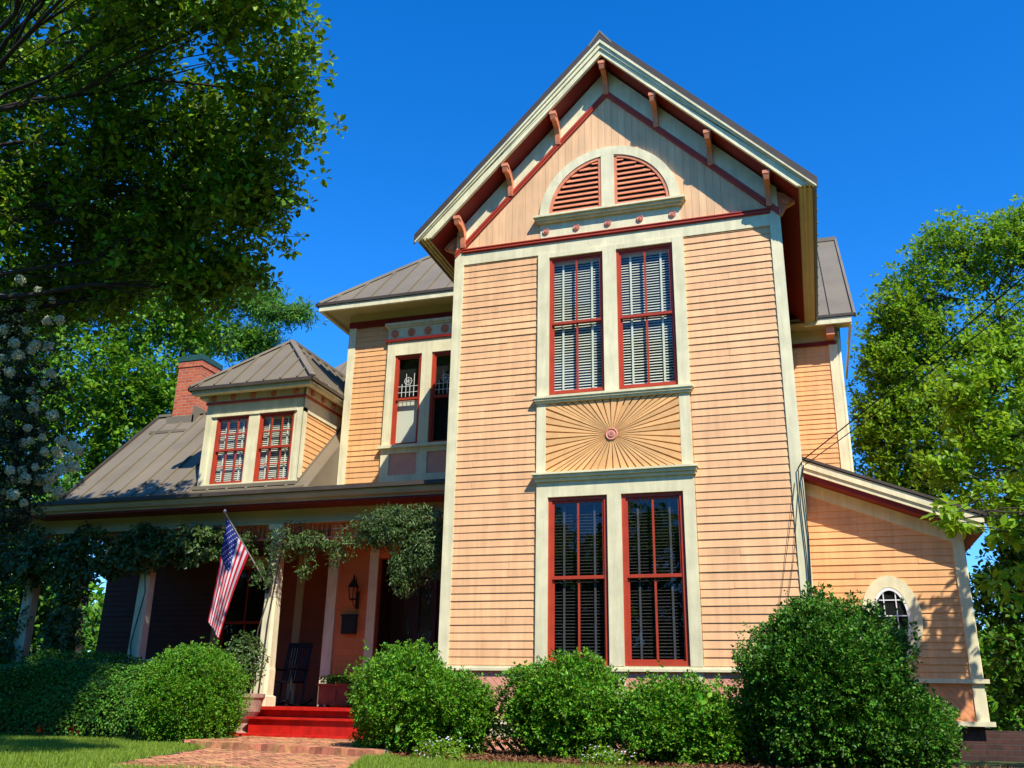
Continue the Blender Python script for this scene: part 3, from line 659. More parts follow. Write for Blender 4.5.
# ---- left wing (second storey above the porch)
LW = 2.8
c_ = MB(); c_.box(-3.49, -2.40, LW+.02, LW+.2, 4.25, 8.4); c_.box(-1.80, -1.58, LW+.02, LW+.2, 4.25, 8.4); c_.box(-.98, 0, LW+.02, LW+.2, 4.25, 8.4)
for a, b in ((-2.40, -1.80), (-1.58, -.98)): c_.box(a, b, LW+.02, LW+.2, 4.25, 5.46); c_.box(a, b, LW+.02, LW+.2, 7.40, 8.4)
c_.box(-3.49, -3.3, LW+.2, 5.4, 4.25, 8.4)
c2_ = MB()
for a, b in ((-3.49, -2.50), (-.35, 0)): c2_.box(a, b, LW+.02, LW+.2, .5, 4.25)
c2_.box(-2.5, -.35, LW+.02, LW+.2, 3.25, 4.25); c2_.box(-3.49, -3.3, LW+.2, 5.4, .5, 4.25); part(c2_, 'entry_wall', 'entry')
part(c_, 'left_wing_wall', 'siding')
s = MB(); siding(s, (0, LW+.02, 0), (1, 0, 0), (0, -1, 0), 4.3, 8.12, .113, const((-3.36, -2.56))); part(s, 'left_wing_siding', 'siding2')
s = MB(); siding(s, (0, LW+.02, 0), (1, 0, 0), (0, -1, 0), 4.3, 8.12, .113, const((-.78, -.02))); part(s, 'left_wing_siding', 'siding2')
s = MB(); siding(s, (0, LW+.02, 0), (1, 0, 0), (0, -1, 0), .55, 4.0, .113, const((-3.3, -2.63))); part(s, 'entry_siding', 'entry')
s = MB(); siding(s, (-3.49, LW, 0), (0, 1, 0), (-1, 0, 0), .6, 8.2, .113, const((.12, 2.6))); part(s, 'left_wing_siding', 'siding2')
t = MB(); t.box(-3.52, -3.36, LW-.02, LW+.02, 4.25, 8.26); t.box(-3.54, -3.33, LW-.03, LW+.02, .53, 4.0); t.box(-2.66, -2.48, LW-.03, LW+.02, .53, 4.0); t.box(-3.522, -3.49, LW+.02, LW+.14, 4.25, 8.26); part(t, 'corner_board', 'trim')
t = MB(); t.box(-3.52, 0, LW-.02, LW+.02, 8.26, 8.56); part(t, 'frieze_board', 'trim2')
t = MB(); t.box(-3.52, 0, LW-.04, LW+.02, 8.13, 8.26); part(t, 'frieze_moulding', 'soffit')
# bay casing with two windows
t = MB(); yb0, yb1 = LW-.045, LW+.02
t.box(-2.58, -2.40, yb0, yb1, 4.6, 7.40); t.box(-1.80, -1.58, yb0, yb1, 4.86, 7.40); t.box(-.98, -.80, yb0, yb1, 4.6, 7.40)
t.box(-2.58, -.80, yb0, yb1, 7.40, 7.70); t.box(-2.58, -.80, yb0, yb1, 7.76, 8.02); t.box(-2.40, -.98, yb0, yb1, 4.6, 4.86)
t.box(-2.40, -1.8, yb0, yb1, 5.30, 5.40); t.box(-1.58, -.98, yb0, yb1, 5.30, 5.40)
t.box(-2.62, -.76, yb0-.03, yb1, 8.02, 8.06); t.box(-2.65, -.74, yb0-.06, yb1, 8.06, 8.12)
part(t, 'bay_casing', 'trim')
t = MB(); t.box(-2.62, -.77, yb0-.08, yb1, 5.40, 5.46); part(t, 'bay_sill', 'trim')
t = MB(); t.box(-2.62, -.77, yb0-.035, yb1, 7.70, 7.76); part(t, 'bay_moulding', 'soffit')
t = MB(); t.box(-2.40, -1.80, LW-.015, yb1, 4.86, 5.30); t.box(-1.58, -.98, LW-.015, yb1, 4.86, 5.30); part(t, 'bay_panel', 'pink')
for x in (-2.43, -2.06, -1.69, -1.32, -.95): rosette(x, yb0, 7.89, .085, m='terra')
def leaded(root, x0, x1, z0, z1, y):
    g = MB(); n = 5
    for i in range(1, n): xc = x0+(x1-x0)*i/n; g.box(xc-.004, xc+.004, y-.004, y+.002, z0, z0+(z1-z0)*(.35 if i % 2 else .62))
    for k in (.12, .28): g.box(x0, x1, y-.003, y+.002, z0+(z1-z0)*k-.004, z0+(z1-z0)*k+.004)
    cx_, cz_ = (x0+x1)/2, z0+(z1-z0)*.42
    for a in range(0, 360, 45):
        ra, rb = math.radians(a), math.radians(a+45); R_ = .085
        g.bar((cx_+R_*math.cos(ra), y, cz_+R_*math.sin(ra)), (cx_+R_*math.cos(rb), y, cz_+R_*math.sin(rb)), .006, .008, up=(0, 1, 0)); g.bar((cx_, y, cz_), (cx_+R_*math.cos(ra), y, cz_+R_*math.sin(ra)), .005, .006, up=(0, 1, 0))
    part(g, 'leaded_pattern', 'tape', root)
for x0, x1 in ((-2.40, -1.80), (-1.58, -.98)):
    r = window(x0, x1, 5.46, 7.40, LW+.0, 6.45, cols=1, blind=None, fw=.05); leaded(r, x0+.08, x1-.08, 6.5, 7.3, LW+.02)
    bk = MB(); bk.box(x0+.0, x1-.0, LW+.13, LW+.135, 6.45, 7.40); part(bk, 'dark_interior', 'dark', r)
    bk = MB(); bk.box(x0+.0, x1-.0, LW+.13, LW+.135, 5.46, 6.45); part(bk, 'white_shade', 'blind' if x0 < -2 else 'dark', r)
# left wing roof (hip)
EZ = 8.56; rf = MB()
e0, e1 = (-4.05, 2.32, EZ), (-.2, 2.32, EZ); h3 = 3.05
roof_sheet(rf, [e0, (0, 2.32, EZ), (0, 2.32+h3, EZ+h3), (-4.05+h3, 2.32+h3, EZ+h3)], (0, 1, 1), off=.35, seams=.42)
roof_sheet(rf, [(-4.05, 8.4, EZ), e0, (-4.05+h3, 2.32+h3, EZ+h3)], (1, 0, 1), off=.35, seams=.42)
roof_sheet(rf, [(-.6, 8.4, EZ), (-4.05, 8.4, EZ), (-4.05+h3, 2.32+h3, EZ+h3), (0, 2.32+h3, EZ+h3)], (0, -1, 1), off=.35, seams=.42)
rf.bar((-4.05, 2.32, EZ+.03), (-4.05+h3, 2.32+h3, EZ+h3+.03), .09, .05)
lr_ = part(rf, 'left_wing_roof', 'roof')
t = MB(); t.box(-4.07, 0, 2.27, 2.315, EZ-.05, EZ+.01); t.box(-4.10, -4.055, 2.27, 5.4, EZ-.05, EZ+.01); part(t, 'roof_edge', 'roofd', lr_)
t = MB(); t.box(-4.02, -.3, 2.30, 2.36, EZ-.17, EZ-.055); t.box(-4.03, -3.96, 2.36, 5.4, EZ-.17, EZ-.055); part(t, 'eave_fascia', 'trim')
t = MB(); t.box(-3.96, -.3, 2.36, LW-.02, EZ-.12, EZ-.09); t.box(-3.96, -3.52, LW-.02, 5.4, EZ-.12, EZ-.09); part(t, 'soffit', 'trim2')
# a further hip roof showing beyond
rf = MB(); roof_sheet(rf, [(-6.6, 9.4, 7.9), (-6.6, 5.6, 7.9), (-4.6, 7.5, 10.1)], (1, 0, 1.1), off=.2); roof_sheet(rf, [(-6.6, 5.6, 7.9), (-3.0, 5.6, 7.9), (-3.0, 7.5, 10.1), (-4.6, 7.5, 10.1)], (0, 1, 1.1), off=.2)
part(rf, 'rear_roof', 'roof'); c_ = MB(); c_.box(-6.3, -3.4, 5.9, 9, 0, 7.85); part(c_, 'rear_wall', 'siding')

# ---- porch
PF = .525
dk = MB(); dk.box(-10.2, 0, 1.12, 5.4, PF-.06, PF); fl = part(dk, 'porch_floor', 'steps')
ps = MB(); ps.box(-10.1, 0, 1.22, 1.30, 0, PF-.06); ps.box(-3.75, -.6, .82, 1.22, .0, .47); ps.box(-3.80, -.6, .70, 1.12, .475, .524)
part(ps, 'porch_skirt', 'steps')
st_ = MB(); st_.box(-3.42, -.6, .38, .82, .085, .335); st_.box(-3.45, -.6, .32, .80, .335, .365); st_.box(-3.62, -.6, .10, .45, .085, .118); part(st_, 'porch_steps', 'steps')
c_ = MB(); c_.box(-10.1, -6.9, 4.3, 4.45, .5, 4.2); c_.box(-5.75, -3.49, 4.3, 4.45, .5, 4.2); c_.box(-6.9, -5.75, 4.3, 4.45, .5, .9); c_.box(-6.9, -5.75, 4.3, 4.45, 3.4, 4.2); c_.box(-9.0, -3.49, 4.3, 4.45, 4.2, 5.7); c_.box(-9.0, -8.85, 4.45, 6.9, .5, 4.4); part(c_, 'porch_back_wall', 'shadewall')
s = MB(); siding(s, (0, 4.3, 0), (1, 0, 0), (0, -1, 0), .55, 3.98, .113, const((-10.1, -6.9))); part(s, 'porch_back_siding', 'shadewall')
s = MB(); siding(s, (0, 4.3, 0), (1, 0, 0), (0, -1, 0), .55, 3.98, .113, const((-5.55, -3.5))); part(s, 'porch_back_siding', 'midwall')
t = MB(); t.box(-5.1, -4.92, 4.26, 4.3, .53, 3.98); t.box(-7.1, -6.9, 4.26, 4.3, .53, 3.6); t.box(-5.75, -5.55, 4.26, 4.3, .53, 3.6); t.box(-7.1, -5.55, 4.26, 4.3, 3.4, 3.6); part(t, 'porch_casing', 'trim2')
window(-6.9, -5.75, .9, 3.4, 4.28, 2.2, cols=2, blind=None); b_ = MB(); b_.box(-6.9, -5.75, 4.36, 4.38, .6, 3.4); part(b_, 'dark_interior', 'dark')
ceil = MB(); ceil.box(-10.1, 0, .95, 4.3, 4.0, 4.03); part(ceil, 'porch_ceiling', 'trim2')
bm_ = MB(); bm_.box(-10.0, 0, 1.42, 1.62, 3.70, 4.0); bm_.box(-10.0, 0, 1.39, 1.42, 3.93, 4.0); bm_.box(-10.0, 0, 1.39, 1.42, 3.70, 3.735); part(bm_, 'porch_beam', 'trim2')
gu = MB(); gx0 = -9.3
prof = [(.92, 4.02), (.83, 4.04), (.78, 4.09), (.765, 4.17), (.75, 4.185), (.75, 4.20), (.78, 4.20), (.80, 4.10), (.90, 4.07), (.92, 4.07)]
gu.yz([(y, z) for y, z in prof], gx0, -.02); gu.box(gx0, -.02, .92, .96, 4.0, 4.16); part(gu, 'porch_gutter', 'gutter')
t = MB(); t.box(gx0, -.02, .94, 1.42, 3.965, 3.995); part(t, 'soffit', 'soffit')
def column(x, y, z0, z1, w0=.29, w1=.22):
    m_ = MB(); segs = [(z0, w0+.05), (z0+.16, w0+.05), (z0+.18, w0), (z0+.6, w0), (z0+.66, w0*.93), (z1-.5, w1), (z1-.46, w1+.05), (z1-.42, w1), (z1-.12, w1), (z1-.1, w1+.07), (z1, w1+.07)]
    o = len(m_.v)
    for z, w_ in segs:
        h = w_/2; c = h*.32 if (w_ <= w0) else h*.05
        ring = [(h-c, -h), (h, -h+c), (h, h-c), (h-c, h), (-h+c, h), (-h, h-c), (-h, -h+c), (-h+c, -h)]
        m_.v += [(x+a, y+b, z) for a, b in ring]
    for i in range(len(segs)-1):
        for k in range(8): m_.f.append((i*8+k, i*8+(k+1) % 8, (i+1)*8+(k+1) % 8, (i+1)*8+k)); m_.m.append(0)
    m_.f.append(tuple(range(8))); m_.m.append(0)
    return part(m_, 'porch_column', 'trim')
for x in (-3.93, -6.72, -9.45): column(x, 1.52, PF, 3.70)
rl = MB()
for a, b in ((-6.58, -4.08), (-9.3, -6.86)):
    rl.box(a, b, 1.48, 1.56, 1.24, 1.30); rl.box(a, b, 1.49, 1.55, .65, .70); xx = a+.08
    while xx < b: rl.box(xx, xx+.03, 1.505, 1.535, .70, 1.24); xx += .11
part(rl, 'porch_railing', 'trim')
# spindle frieze below the beam
sp = MB(); sp.box(-3.8, -.0, 1.50, 1.54, 3.42, 3.46); xx = -3.75
while xx < -.02: sp.box(xx, xx+.025, 1.508, 1.532, 3.46, 3.70); xx += .10
sp.box(-9.3, -4.05, 1.50, 1.54, 3.42, 3.46); xx = -9.2
while xx < -4.1: sp.box(xx, xx+.025, 1.508, 1.532, 3.46, 3.70); xx += .10
part(sp, 'spindle_frieze', 'terra')
# door recess
d = MB(); d.box(-2.5, -.35, 3.45, 3.5, .53, 3.25); d.box(-2.5, -2.46, 2.98, 3.45, .53, 3.25); d.box(-.39, -.35, 2.98, 3.45, .53, 3.25); dr = part(d, 'entry_door', 'wood')
d = MB()
for a, b in ((-1.95, -1.5), (-1.4, -.95)):
    d.box(a, a+.09, 3.40, 3.45, .6, 2.9); d.box(b-.09, b, 3.40, 3.45, .6, 2.9); d.box(a+.09, b-.09, 3.40, 3.45, .6, 1.3); d.box(a+.09, b-.09, 3.40, 3.45, 2.75, 2.9)
part(d, 'door_panel', 'wood', dr)
d = MB()
for a in (-1.86, -1.31): d.box(a, a+.27, 3.41, 3.415, 1.3, 2.75)
d.box(-2.4, -2.05, 3.41, 3.415, .9, 2.9); d.box(-.85, -.5, 3.41, 3.415, .9, 2.9); part(d, 'door_glass', 'glass', dr)
for a, b in ((-2.4, -2.05), (-.85, -.5)):
    for z in (.9, 1.55, 2.2):
        pass
rd = MB()
roof_sheet(rd, [(-9.25, 1.65, 4.45), (-3.52, 1.65, 4.45), (-3.52, 4.24, 7.04), (-9.25, 4.24, 7.04)], (0, 1, 1), off=.42, seams=.44)
roof_sheet(rd, [(-9.3, .74, 4.17), (-3.4, .74, 4.17), (-3.4, 1.655, 4.45), (-9.3, 1.655, 4.45)], (0, 1, .306), off=.42, seams=.44)
roof_sheet(rd, [(-3.4, .74, 4.17), (0, .74, 4.17), (0, 2.81, 4.60), (-3.4, 2.81, 4.60)], (0, 1, .21), off=.42, seams=.44)
rd.yz([(1.65, 4.40), (2.8, 5.57), (2.8, 4.4)], -3.545, -3.525)
roof_sheet(rd, [(-3.5, 7.2, 4.08), (-9.25, 7.2, 4.08), (-9.25, 4.24, 7.04), (-3.5, 4.24, 7.04)], (0, -1, 1), off=.42, seams=.44)
rd.box(-9.25, -3.5, 4.16, 4.32, 7.02, 7.08)
roof_sheet(rd, [(-9.3, 1.655, 4.45), (-9.2, 1.655, 4.45), (-9.2, 4.5, 4.7), (-9.3, 4.5, 4.7)], (0, 1, .1), off=.5)
roof_sheet(rd, [(-10.2, .78, 4.10), (-9.25, .78, 4.17), (-9.25, 4.5, 4.55), (-10.2, 4.5, 4.10)], (1, 0, .3), off=.5)
lrf = part(rd, 'porch_roof', 'roof')
t = MB(); t.box(-9.3, 0, .70, .738, 4.13, 4.20); t.bar((-9.27, 1.65, 4.44), (-9.27, 4.26, 7.05), .05, .12); part(t, 'roof_edge', 'roofd', lrf)
sg_ = MB(); xx = -8.3
while xx < -3.5: sg_.bar((xx, 1.2, 4.33), (xx+.34, 1.2, 4.33), .03, .035); xx += .4
part(sg_, 'snow_guard', 'roof', lrf); sg_ = MB()
while xx < -.2: zz = 4.25; sg_.bar((xx, 1.0, zz), (xx+.34, 1.0, zz), .03, .035); xx += .4
part(sg_, 'snow_guard', 'roof', lrf)
c_ = MB(); c_.yz([(1.8, 4.4), (6.7, 4.4), (4.24, 6.94)], -9.1, -8.95); part(c_, 'gable_end_wall', 'siding')
# chimney
x0, x1, y0, y1 = -8.78, -8.14, 4.05, 4.78
ch = MB(); ch.box(x0, x1, y0, y1, 6.3, 8.32); chm = part(ch, 'chimney', 'brick', lrf)
ch = MB(); ch.box(x0-.02, x1+.02, y0-.02, y1+.02, 8.20, 8.35); part(ch, 'chimney_course', 'brick')
ch = MB(); ch.box(x0-.04, x1+.04, y0-.04, y1+.04, 8.35, 8.47); ch.box(x0+.03, x1-.03, y0+.03, y1-.03, 8.47, 8.52); part(ch, 'chimney_cap', 'copper')
ch = MB(); ch.box(x0-.07, x1+.07, y0-.10, y0-.005, 6.72, 6.93); ch.box(x1+.003, x1+.05, y0-.1, y0+.25, 6.75, 7.16); ch.box(x0-.2, x1+.15, y0-.45, y0-.41, 6.42, 6.48); part(ch, 'chimney_flashing', 'roof')

# ---- dormer
D0, D1, DY = -6.06, -3.84, 1.8; DB = 4.59  # dormer sizes and positions scaled about the camera, front set further back
c_ = MB(); c_.box(D0, D0+.25, DY, DY+.12, DB, 6.461); c_.box(D1-.2, D1, DY, DY+.12, DB, 6.461); c_.box(-5.076, -4.780, DY, DY+.12, DB, 6.461)
c_.box(D0+.25, D1-.2, DY, DY+.12, 6.038, 6.461); c_.box(D0+.25, D1-.2, DY, DY+.12, DB, 4.623)
c_.box(D0, D0+.1, DY+.12, 5.6, DB, 6.461); c_.box(D1-.1, D1-.005, DY+.12, 5.6, DB, 6.461); c_.box(D0+.1, D1-.1, 5.5, 5.6, 4.6, 6.461)
dm = part(c_, 'dormer', 'trim')
s = MB(); siding(s, (D1, DY, 0), (0, 1, 0), (1, 0, 0), DB, 6.007, .113, lambda z: [(.10, max(.12, z-DB+.05))]); part(s, 'dormer_siding', 'siding2', dm); s = MB(); siding(s, (D0, DY, 0), (0, 1, 0), (-1, 0, 0), DB, 6.007, .113, lambda z: [(.10, max(.12, z-DB+.05))]); part(s, 'dormer_siding', 'siding2', dm)
t = MB()
t.box(D0-.01, D0+.14, DY-.03, DY, DB, 6.091); t.box(D1-.13, D1+.01, DY-.03, DY, DB, 6.091); t.box(-5.055, -4.812, DY-.03, DY, DB+.02, 6.028); t.box(D0-.01, D1+.01, DY-.03, DY, 6.091, 6.302)
t.box(D0+.14, D0+.25, DY-.015, DY, DB, 6.028); t.box(D1-.19, D1-.13, DY-.015, DY, DB, 6.028)
t.box(D0+.14, -4.812, DY-.055, DY-.0, 6.028, 6.081); t.box(-4.812, D1-.13, DY-.055, DY-.0, 6.033, 6.086); t.box(D0+.12, D1-.13, DY-.04, DY, DB, 4.634)
t.box(D1, D1+.03, DY-.03, DY+.1, 4.666, 6.091); t.box(D1, D1+.03, DY-.03, 4.4, 6.007, 6.302); t.box(D0-.01, D1+.03, DY-.045, DY, 6.345, 6.514); t.box(D1, D1+.045, DY-.045, 5, 6.345, 6.514); t.box(D0-.03, D0, DY, 4.4, 6.007, 6.514)
part(t, 'dormer_casing', 'trim', dm)
t = MB(); t.box(D0-.03, D1+.06, DY-.07, DY, 6.302, 6.345); t.box(D1+.0, D1+.06, DY, 5, 6.302, 6.345); t.box(D0-.1, D1+.14, DY-.14, DY-.045, 6.514, 6.577); t.box(D1+.045, D1+.14, DY-.045, 5, 6.514, 6.577); part(t, 'dormer_moulding', 'red', dm)
for x in (-5.931, -5.477, -5.002, -4.527, -4.020): rosette(x, DY-.045, 6.429, .062, dm, m='terra')
for y in (1.97, 2.42, 2.87, 3.32): rosette(D1+.045, y, 6.429, .062, dm, 'x', m='terra')
for x0, x1 in ((D0+.25, -5.055), (-4.812, D1-.19)):
    window(x0, x1, 4.634, 6.028, DY, 5.331, cols=3, rows=(2, 2), pitch=.04, tilt=50, fw=.035)
b_ = MB(); b_.box(D0+.12, D1-.12, DY+.3, DY+.34, DB, 6.408); part(b_, 'dark_interior', 'dark')
t = MB(); t.box(D0-.06, D1+.02, DY-.11, DY-.03, DB-.07, DB); t.yz([(DY-.05, DB-.08), (3.3, 6.06), (3.3, 6.15), (DY-.05, DB+.02)], D1+.028, D1+.045); t.box(D0-.15, D1+.0, DY-.2, DY-.17, DB-.18, DB-.13)
part(t, 'dormer_flashing', 'roof', dm)
rf = MB(); e = .30; a0, a1, y0 = D0-e, D1+e, DY-.3; ez = 6.619; hw = (a1-a0)/2; cxr = (a0+a1)/2; hh = 1.40; ry = y0+1.35
roof_sheet(rf, [(a0, y0, ez), (a1, y0, ez), (cxr, ry, ez+hh)], (0, 1.35, 1.40), off=.2, seams=.38)
roof_sheet(rf, [(a1, y0, ez), (a1, 6.2, ez), (cxr, 6.2, ez+hh), (cxr, ry, ez+hh)], (-hw, 0, hh), off=.2, seams=.38)
roof_sheet(rf, [(a0, 6.2, ez), (a0, y0, ez), (cxr, ry, ez+hh), (cxr, 6.2, ez+hh)], (hw, 0, hh), off=.2, seams=.38)
for px_ in (a0, a1): rf.bar((px_, y0, ez+.02), (cxr, ry, ez+hh+.02), .13, .04)
rf.box(cxr-.07, cxr+.07, ry, 6.2, ez+hh-.03, ez+hh+.03)
part(rf, 'dormer_roof', 'roof', dm)
t = MB(); t.box(a0-.02, a1+.02, y0-.03, y0+.0, ez-.075, ez-.005); t.box(a1, a1+.03, y0-.03, 6.2, ez-.075, ez-.005); t.box(a0-.03, a0, y0-.03, 6.2, ez-.075, ez-.005); part(t, 'dormer_roof_edge', 'roofd', dm)
t = MB(); t.box(a0+.05, a1-.05, y0+.02, DY-.14, ez-.15, ez-.06); t.box(D1+.14, a1-.05, DY-.14, 5, ez-.15, ez-.06); t.box(a0+.05, D0, DY, 5, ez-.15, ez-.06); part(t, 'dormer_eave', 'trim', dm)

# ================================================================== THINGS ON AND ROUND THE PORCH
# flag
fl = empty('flag', (-3.93, 1.38, 2.54), 'stars and stripes flag hanging from a slanted silver pole on the porch column', 'flag')
A, B = Vector((-3.93, 1.38, 2.52)), Vector((-4.36, .38, 3.74))
m_ = MB(); m_.tube([A, B], [.016, .012], 8); part(m_, 'flagpole', 'pole', fl)
m_ = MB(); m_.lathe([(.01, -.02), (.028, 0), (.03, .02), (.012, .05)], B, 'z', 10); part(m_, 'finial', 'pole', fl)
m_ = MB(); m_.box(-3.98, -3.88, 1.34, 1.385, 2.44, 2.60); m_.tube([A, A+(B-A)*.1], .026, 8); part(m_, 'pole_bracket', 'iron', fl)
H0, H1 = A+(B-A)*.955, A+(B-A)*.46
E0, E1_ = Vector((-4.53, .52, 1.90)), Vector((-4.36, .66, 1.60))
def flagp(u, v):
    h = H0.lerp(H1, u); e = E0.lerp(E1_, u); p = h.lerp(e, v) + Vector((.10, .06, 0))*math.sin(math.pi*v)*(u-.5)*-.6
    rip = (math.sin(u*9.5+v*2.6+.6)*.075+math.sin(u*16+1.3-v*2)*.022)*min(1, v*1.8)
    sag = math.sin(v*math.pi)*.03
    return p+Vector((.55, -.75, .1))*rip*(1-.1*v)+Vector((-.6, .1, 0))*sag*(1-u)
nu, nv = 39, 40; m_ = MB(); vs = [flagp(i/nu, j/nv) for i in range(nu+1) for j in range(nv+1)]; fs = []; mi = []
for i in range(nu):
    for j in range(nv):
        fs.append((i*(nv+1)+j, (i+1)*(nv+1)+j, (i+1)*(nv+1)+j+1, i*(nv+1)+j+1)); st = i//3
        mi.append(2 if (st < 7 and j < nv*.4) else (0 if st % 2 == 0 else 1))
m_.add(vs, fs); m_.m = mi; part(m_, 'flag_cloth', ('fred', 'fwhite', 'fblue'), fl, smooth=True)
m_ = MB(); ca, cb = 7/13, .4
for row in range(9):
    for c in range(6 if row % 2 == 0 else 5):
        uu = ca*(row+1)/10; vv = cb*((2*c+1 if row % 2 == 0 else 2*c+2))/12
        p = flagp(uu, vv); du = (flagp(uu+.01, vv)-p).normalized(); dv = (flagp(uu, vv+.01)-p); dv = (dv-du*dv.dot(du)).normalized(); nn = du.cross(dv)
        for sgn in (-1, 1):
            q = []
            for k in range(10):
                rr = .017 if k % 2 == 0 else .007; t_ = math.pi*k/5; q.append(p+nn*sgn*.005+(du*-math.cos(t_)+dv*math.sin(t_))*rr)
            m_.add(q, [tuple(range(10))])
part(m_, 'flag_stars', 'fwhite', fl)
# wall lantern
ln = empty('wall_lantern', (-2.86, 2.76, 2.6), 'black iron lantern with glass sides fixed to porch wall above a square plaque', 'lantern')
m_ = MB(); m_.box(-2.90, -2.82, 2.735, 2.77, 2.20, 2.62); m_.tube([(-2.86, 2.74, 2.3), (-2.86, 2.60, 2.25), (-2.86, 2.50, 2.38)], .012, 6); m_.tube([(-2.86, 2.74, 2.62), (-2.86, 2.6, 2.95), (-2.86, 2.5, 2.93)], .012, 6); part(m_, 'bracket', 'iron', ln)
m_ = MB(); m_.lathe([(.03, 0), (.085, .02), (.09, .04)], (-2.86, 2.50, 2.38), 'z', 6); m_.lathe([(.15, 0), (.13, .04), (.06, .14), (.02, .2), (.03, .24), (.01, .3)], (-2.86, 2.50, 2.70), 'z', 6)
for k in range(6): t_ = math.pi*k/3; m_.bar((-2.86+.085*math.cos(t_), 2.5+.085*math.sin(t_), 2.42), (-2.86+.13*math.cos(t_), 2.5+.13*math.sin(t_), 2.70), .014, .014)
part(m_, 'lantern_cage', 'iron', ln)
m_ = MB(); m_.lathe([(.075, 2.43), (.115, 2.69)], (-2.86, 2.50, 0), 'z', 6); part(m_, 'lantern_glass', 'glass', ln)
LNS = .78
for ch_ in ln.children: ch_.scale = (LNS, LNS, LNS)
m_ = MB(); m_.box(-3.13, -2.84, 2.70, 2.768, 1.83, 2.15); m_.box(-3.15, -2.82, 2.69, 2.768, 2.15, 2.19); m_.box(-3.10, -2.87, 2.692, 2.70, 1.88, 2.08); tag(m_.build('mailbox', M['iron']), 'square black metal mailbox on the porch wall below the lantern', 'mailbox')
# planter box
pb = empty('planter_box', (-2.95, 2.4, PF), 'reddish rectangular planter box on the porch floor beneath the mailbox', 'planter')
m_ = MB(); m_.box(-3.22, -2.62, 2.2, 2.56, PF+.04, PF+.36); m_.box(-3.25, -2.59, 2.17, 2.59, PF+.36, PF+.40)
for x in (-3.2, -2.7): m_.box(x, x+.06, 2.22, 2.28, PF, PF+.04); m_.box(x, x+.06, 2.48, 2.54, PF, PF+.04)
m_.box(-3.0, -2.86, 2.185, 2.2, PF+.1, PF+.3); part(m_, 'box', 'planter', pb)
P = np.stack([RNG.uniform(-3.2, -2.64, 700), RNG.uniform(2.2, 2.56, 700), PF+.38+RNG.uniform(0, .16, 700)], 1); V, F = leaves(P, np.tile([0, -.5, 1.], (700, 1)), .06); np_mesh('foliage', V, F, M['holly'], pb)
# rocking chair
rc = empty('rocking_chair', (-3.95, 3.1, PF), 'dark wooden rocking chair in deep shade behind the porch column', 'chair')
def rs(mb, name): return part(mb, name, 'iron', rc)
x0, x1 = -4.62, -4.12
for x in (x0, x1):
    m_ = MB(); m_.tube([(x, 2.55, PF+.10), (x, 2.75, PF+.03), (x, 3.05, PF+.012), (x, 3.4, PF+.06), (x, 3.6, PF+.13)], .018, 6); rs(m_, 'rocker')
    m_ = MB(); m_.tube([(x, 2.75, PF+.03), (x, 2.75, PF+.66)], .02, 6); rs(m_, 'leg')
    m_ = MB(); m_.tube([(x, 3.2, PF+.02), (x, 3.25, PF+.45), (x, 3.42, PF+1.18)], .02, 6); rs(m_, 'leg')
    m_ = MB(); m_.box(x-.04, x+.04, 2.68, 3.3, PF+.65, PF+.68); rs(m_, 'armrest')
m_ = MB(); m_.box(x0, x1, 2.72, 3.26, PF+.42, PF+.46); rs(m_, 'seat')
m_ = MB()
for k in range(8): x = x0+.05+k*(x1-x0-.1)/7; m_.bar((x, 3.27, PF+.46), (x, 3.41, PF+1.12), .035, .012)
m_.bar((x0, 3.42, PF+1.14), (x1, 3.42, PF+1.14), .03, .10); rs(m_, 'backrest')

# ================================================================== PLANTS
def blob_leaves(c, rad, n, size, shape, depth=.28, lump=.16, jit=.45, zmin=None, f=(2.5, 6.5), holes=0.0):
    ns = max(20, n//44); D0 = unit(RNG.normal(0, 1, (ns, 3))); idx = RNG.integers(0, ns, n)
    D = unit(D0[idx]+RNG.normal(0, 1, (n, 3))*(.075/max(rad))*RNG.uniform(.6, 1.4, ns)[idx][:, None]); lp, lq = Lump(14, f), Lump(12, (f[1], f[1]*2.4)); clr = RNG.normal(0, .07, ns)[idx]
    r = 1+lump*lp(D)*2.2+lump*.6*lq(D)*2+clr
    if holes: k = lq(D*1.3) > -holes; D, r = D[k], r[k]
    r = r*(1-depth*RNG.uniform(0, 1, len(D))**1.7); P = np.array(c)+D*r[:, None]*np.array(rad)
    N_ = D+np.array([0, 0, .35])
    if zmin is not None: k = P[:, 2] > zmin; P, N_ = P[k], N_[k]
    return P, unit(N_)
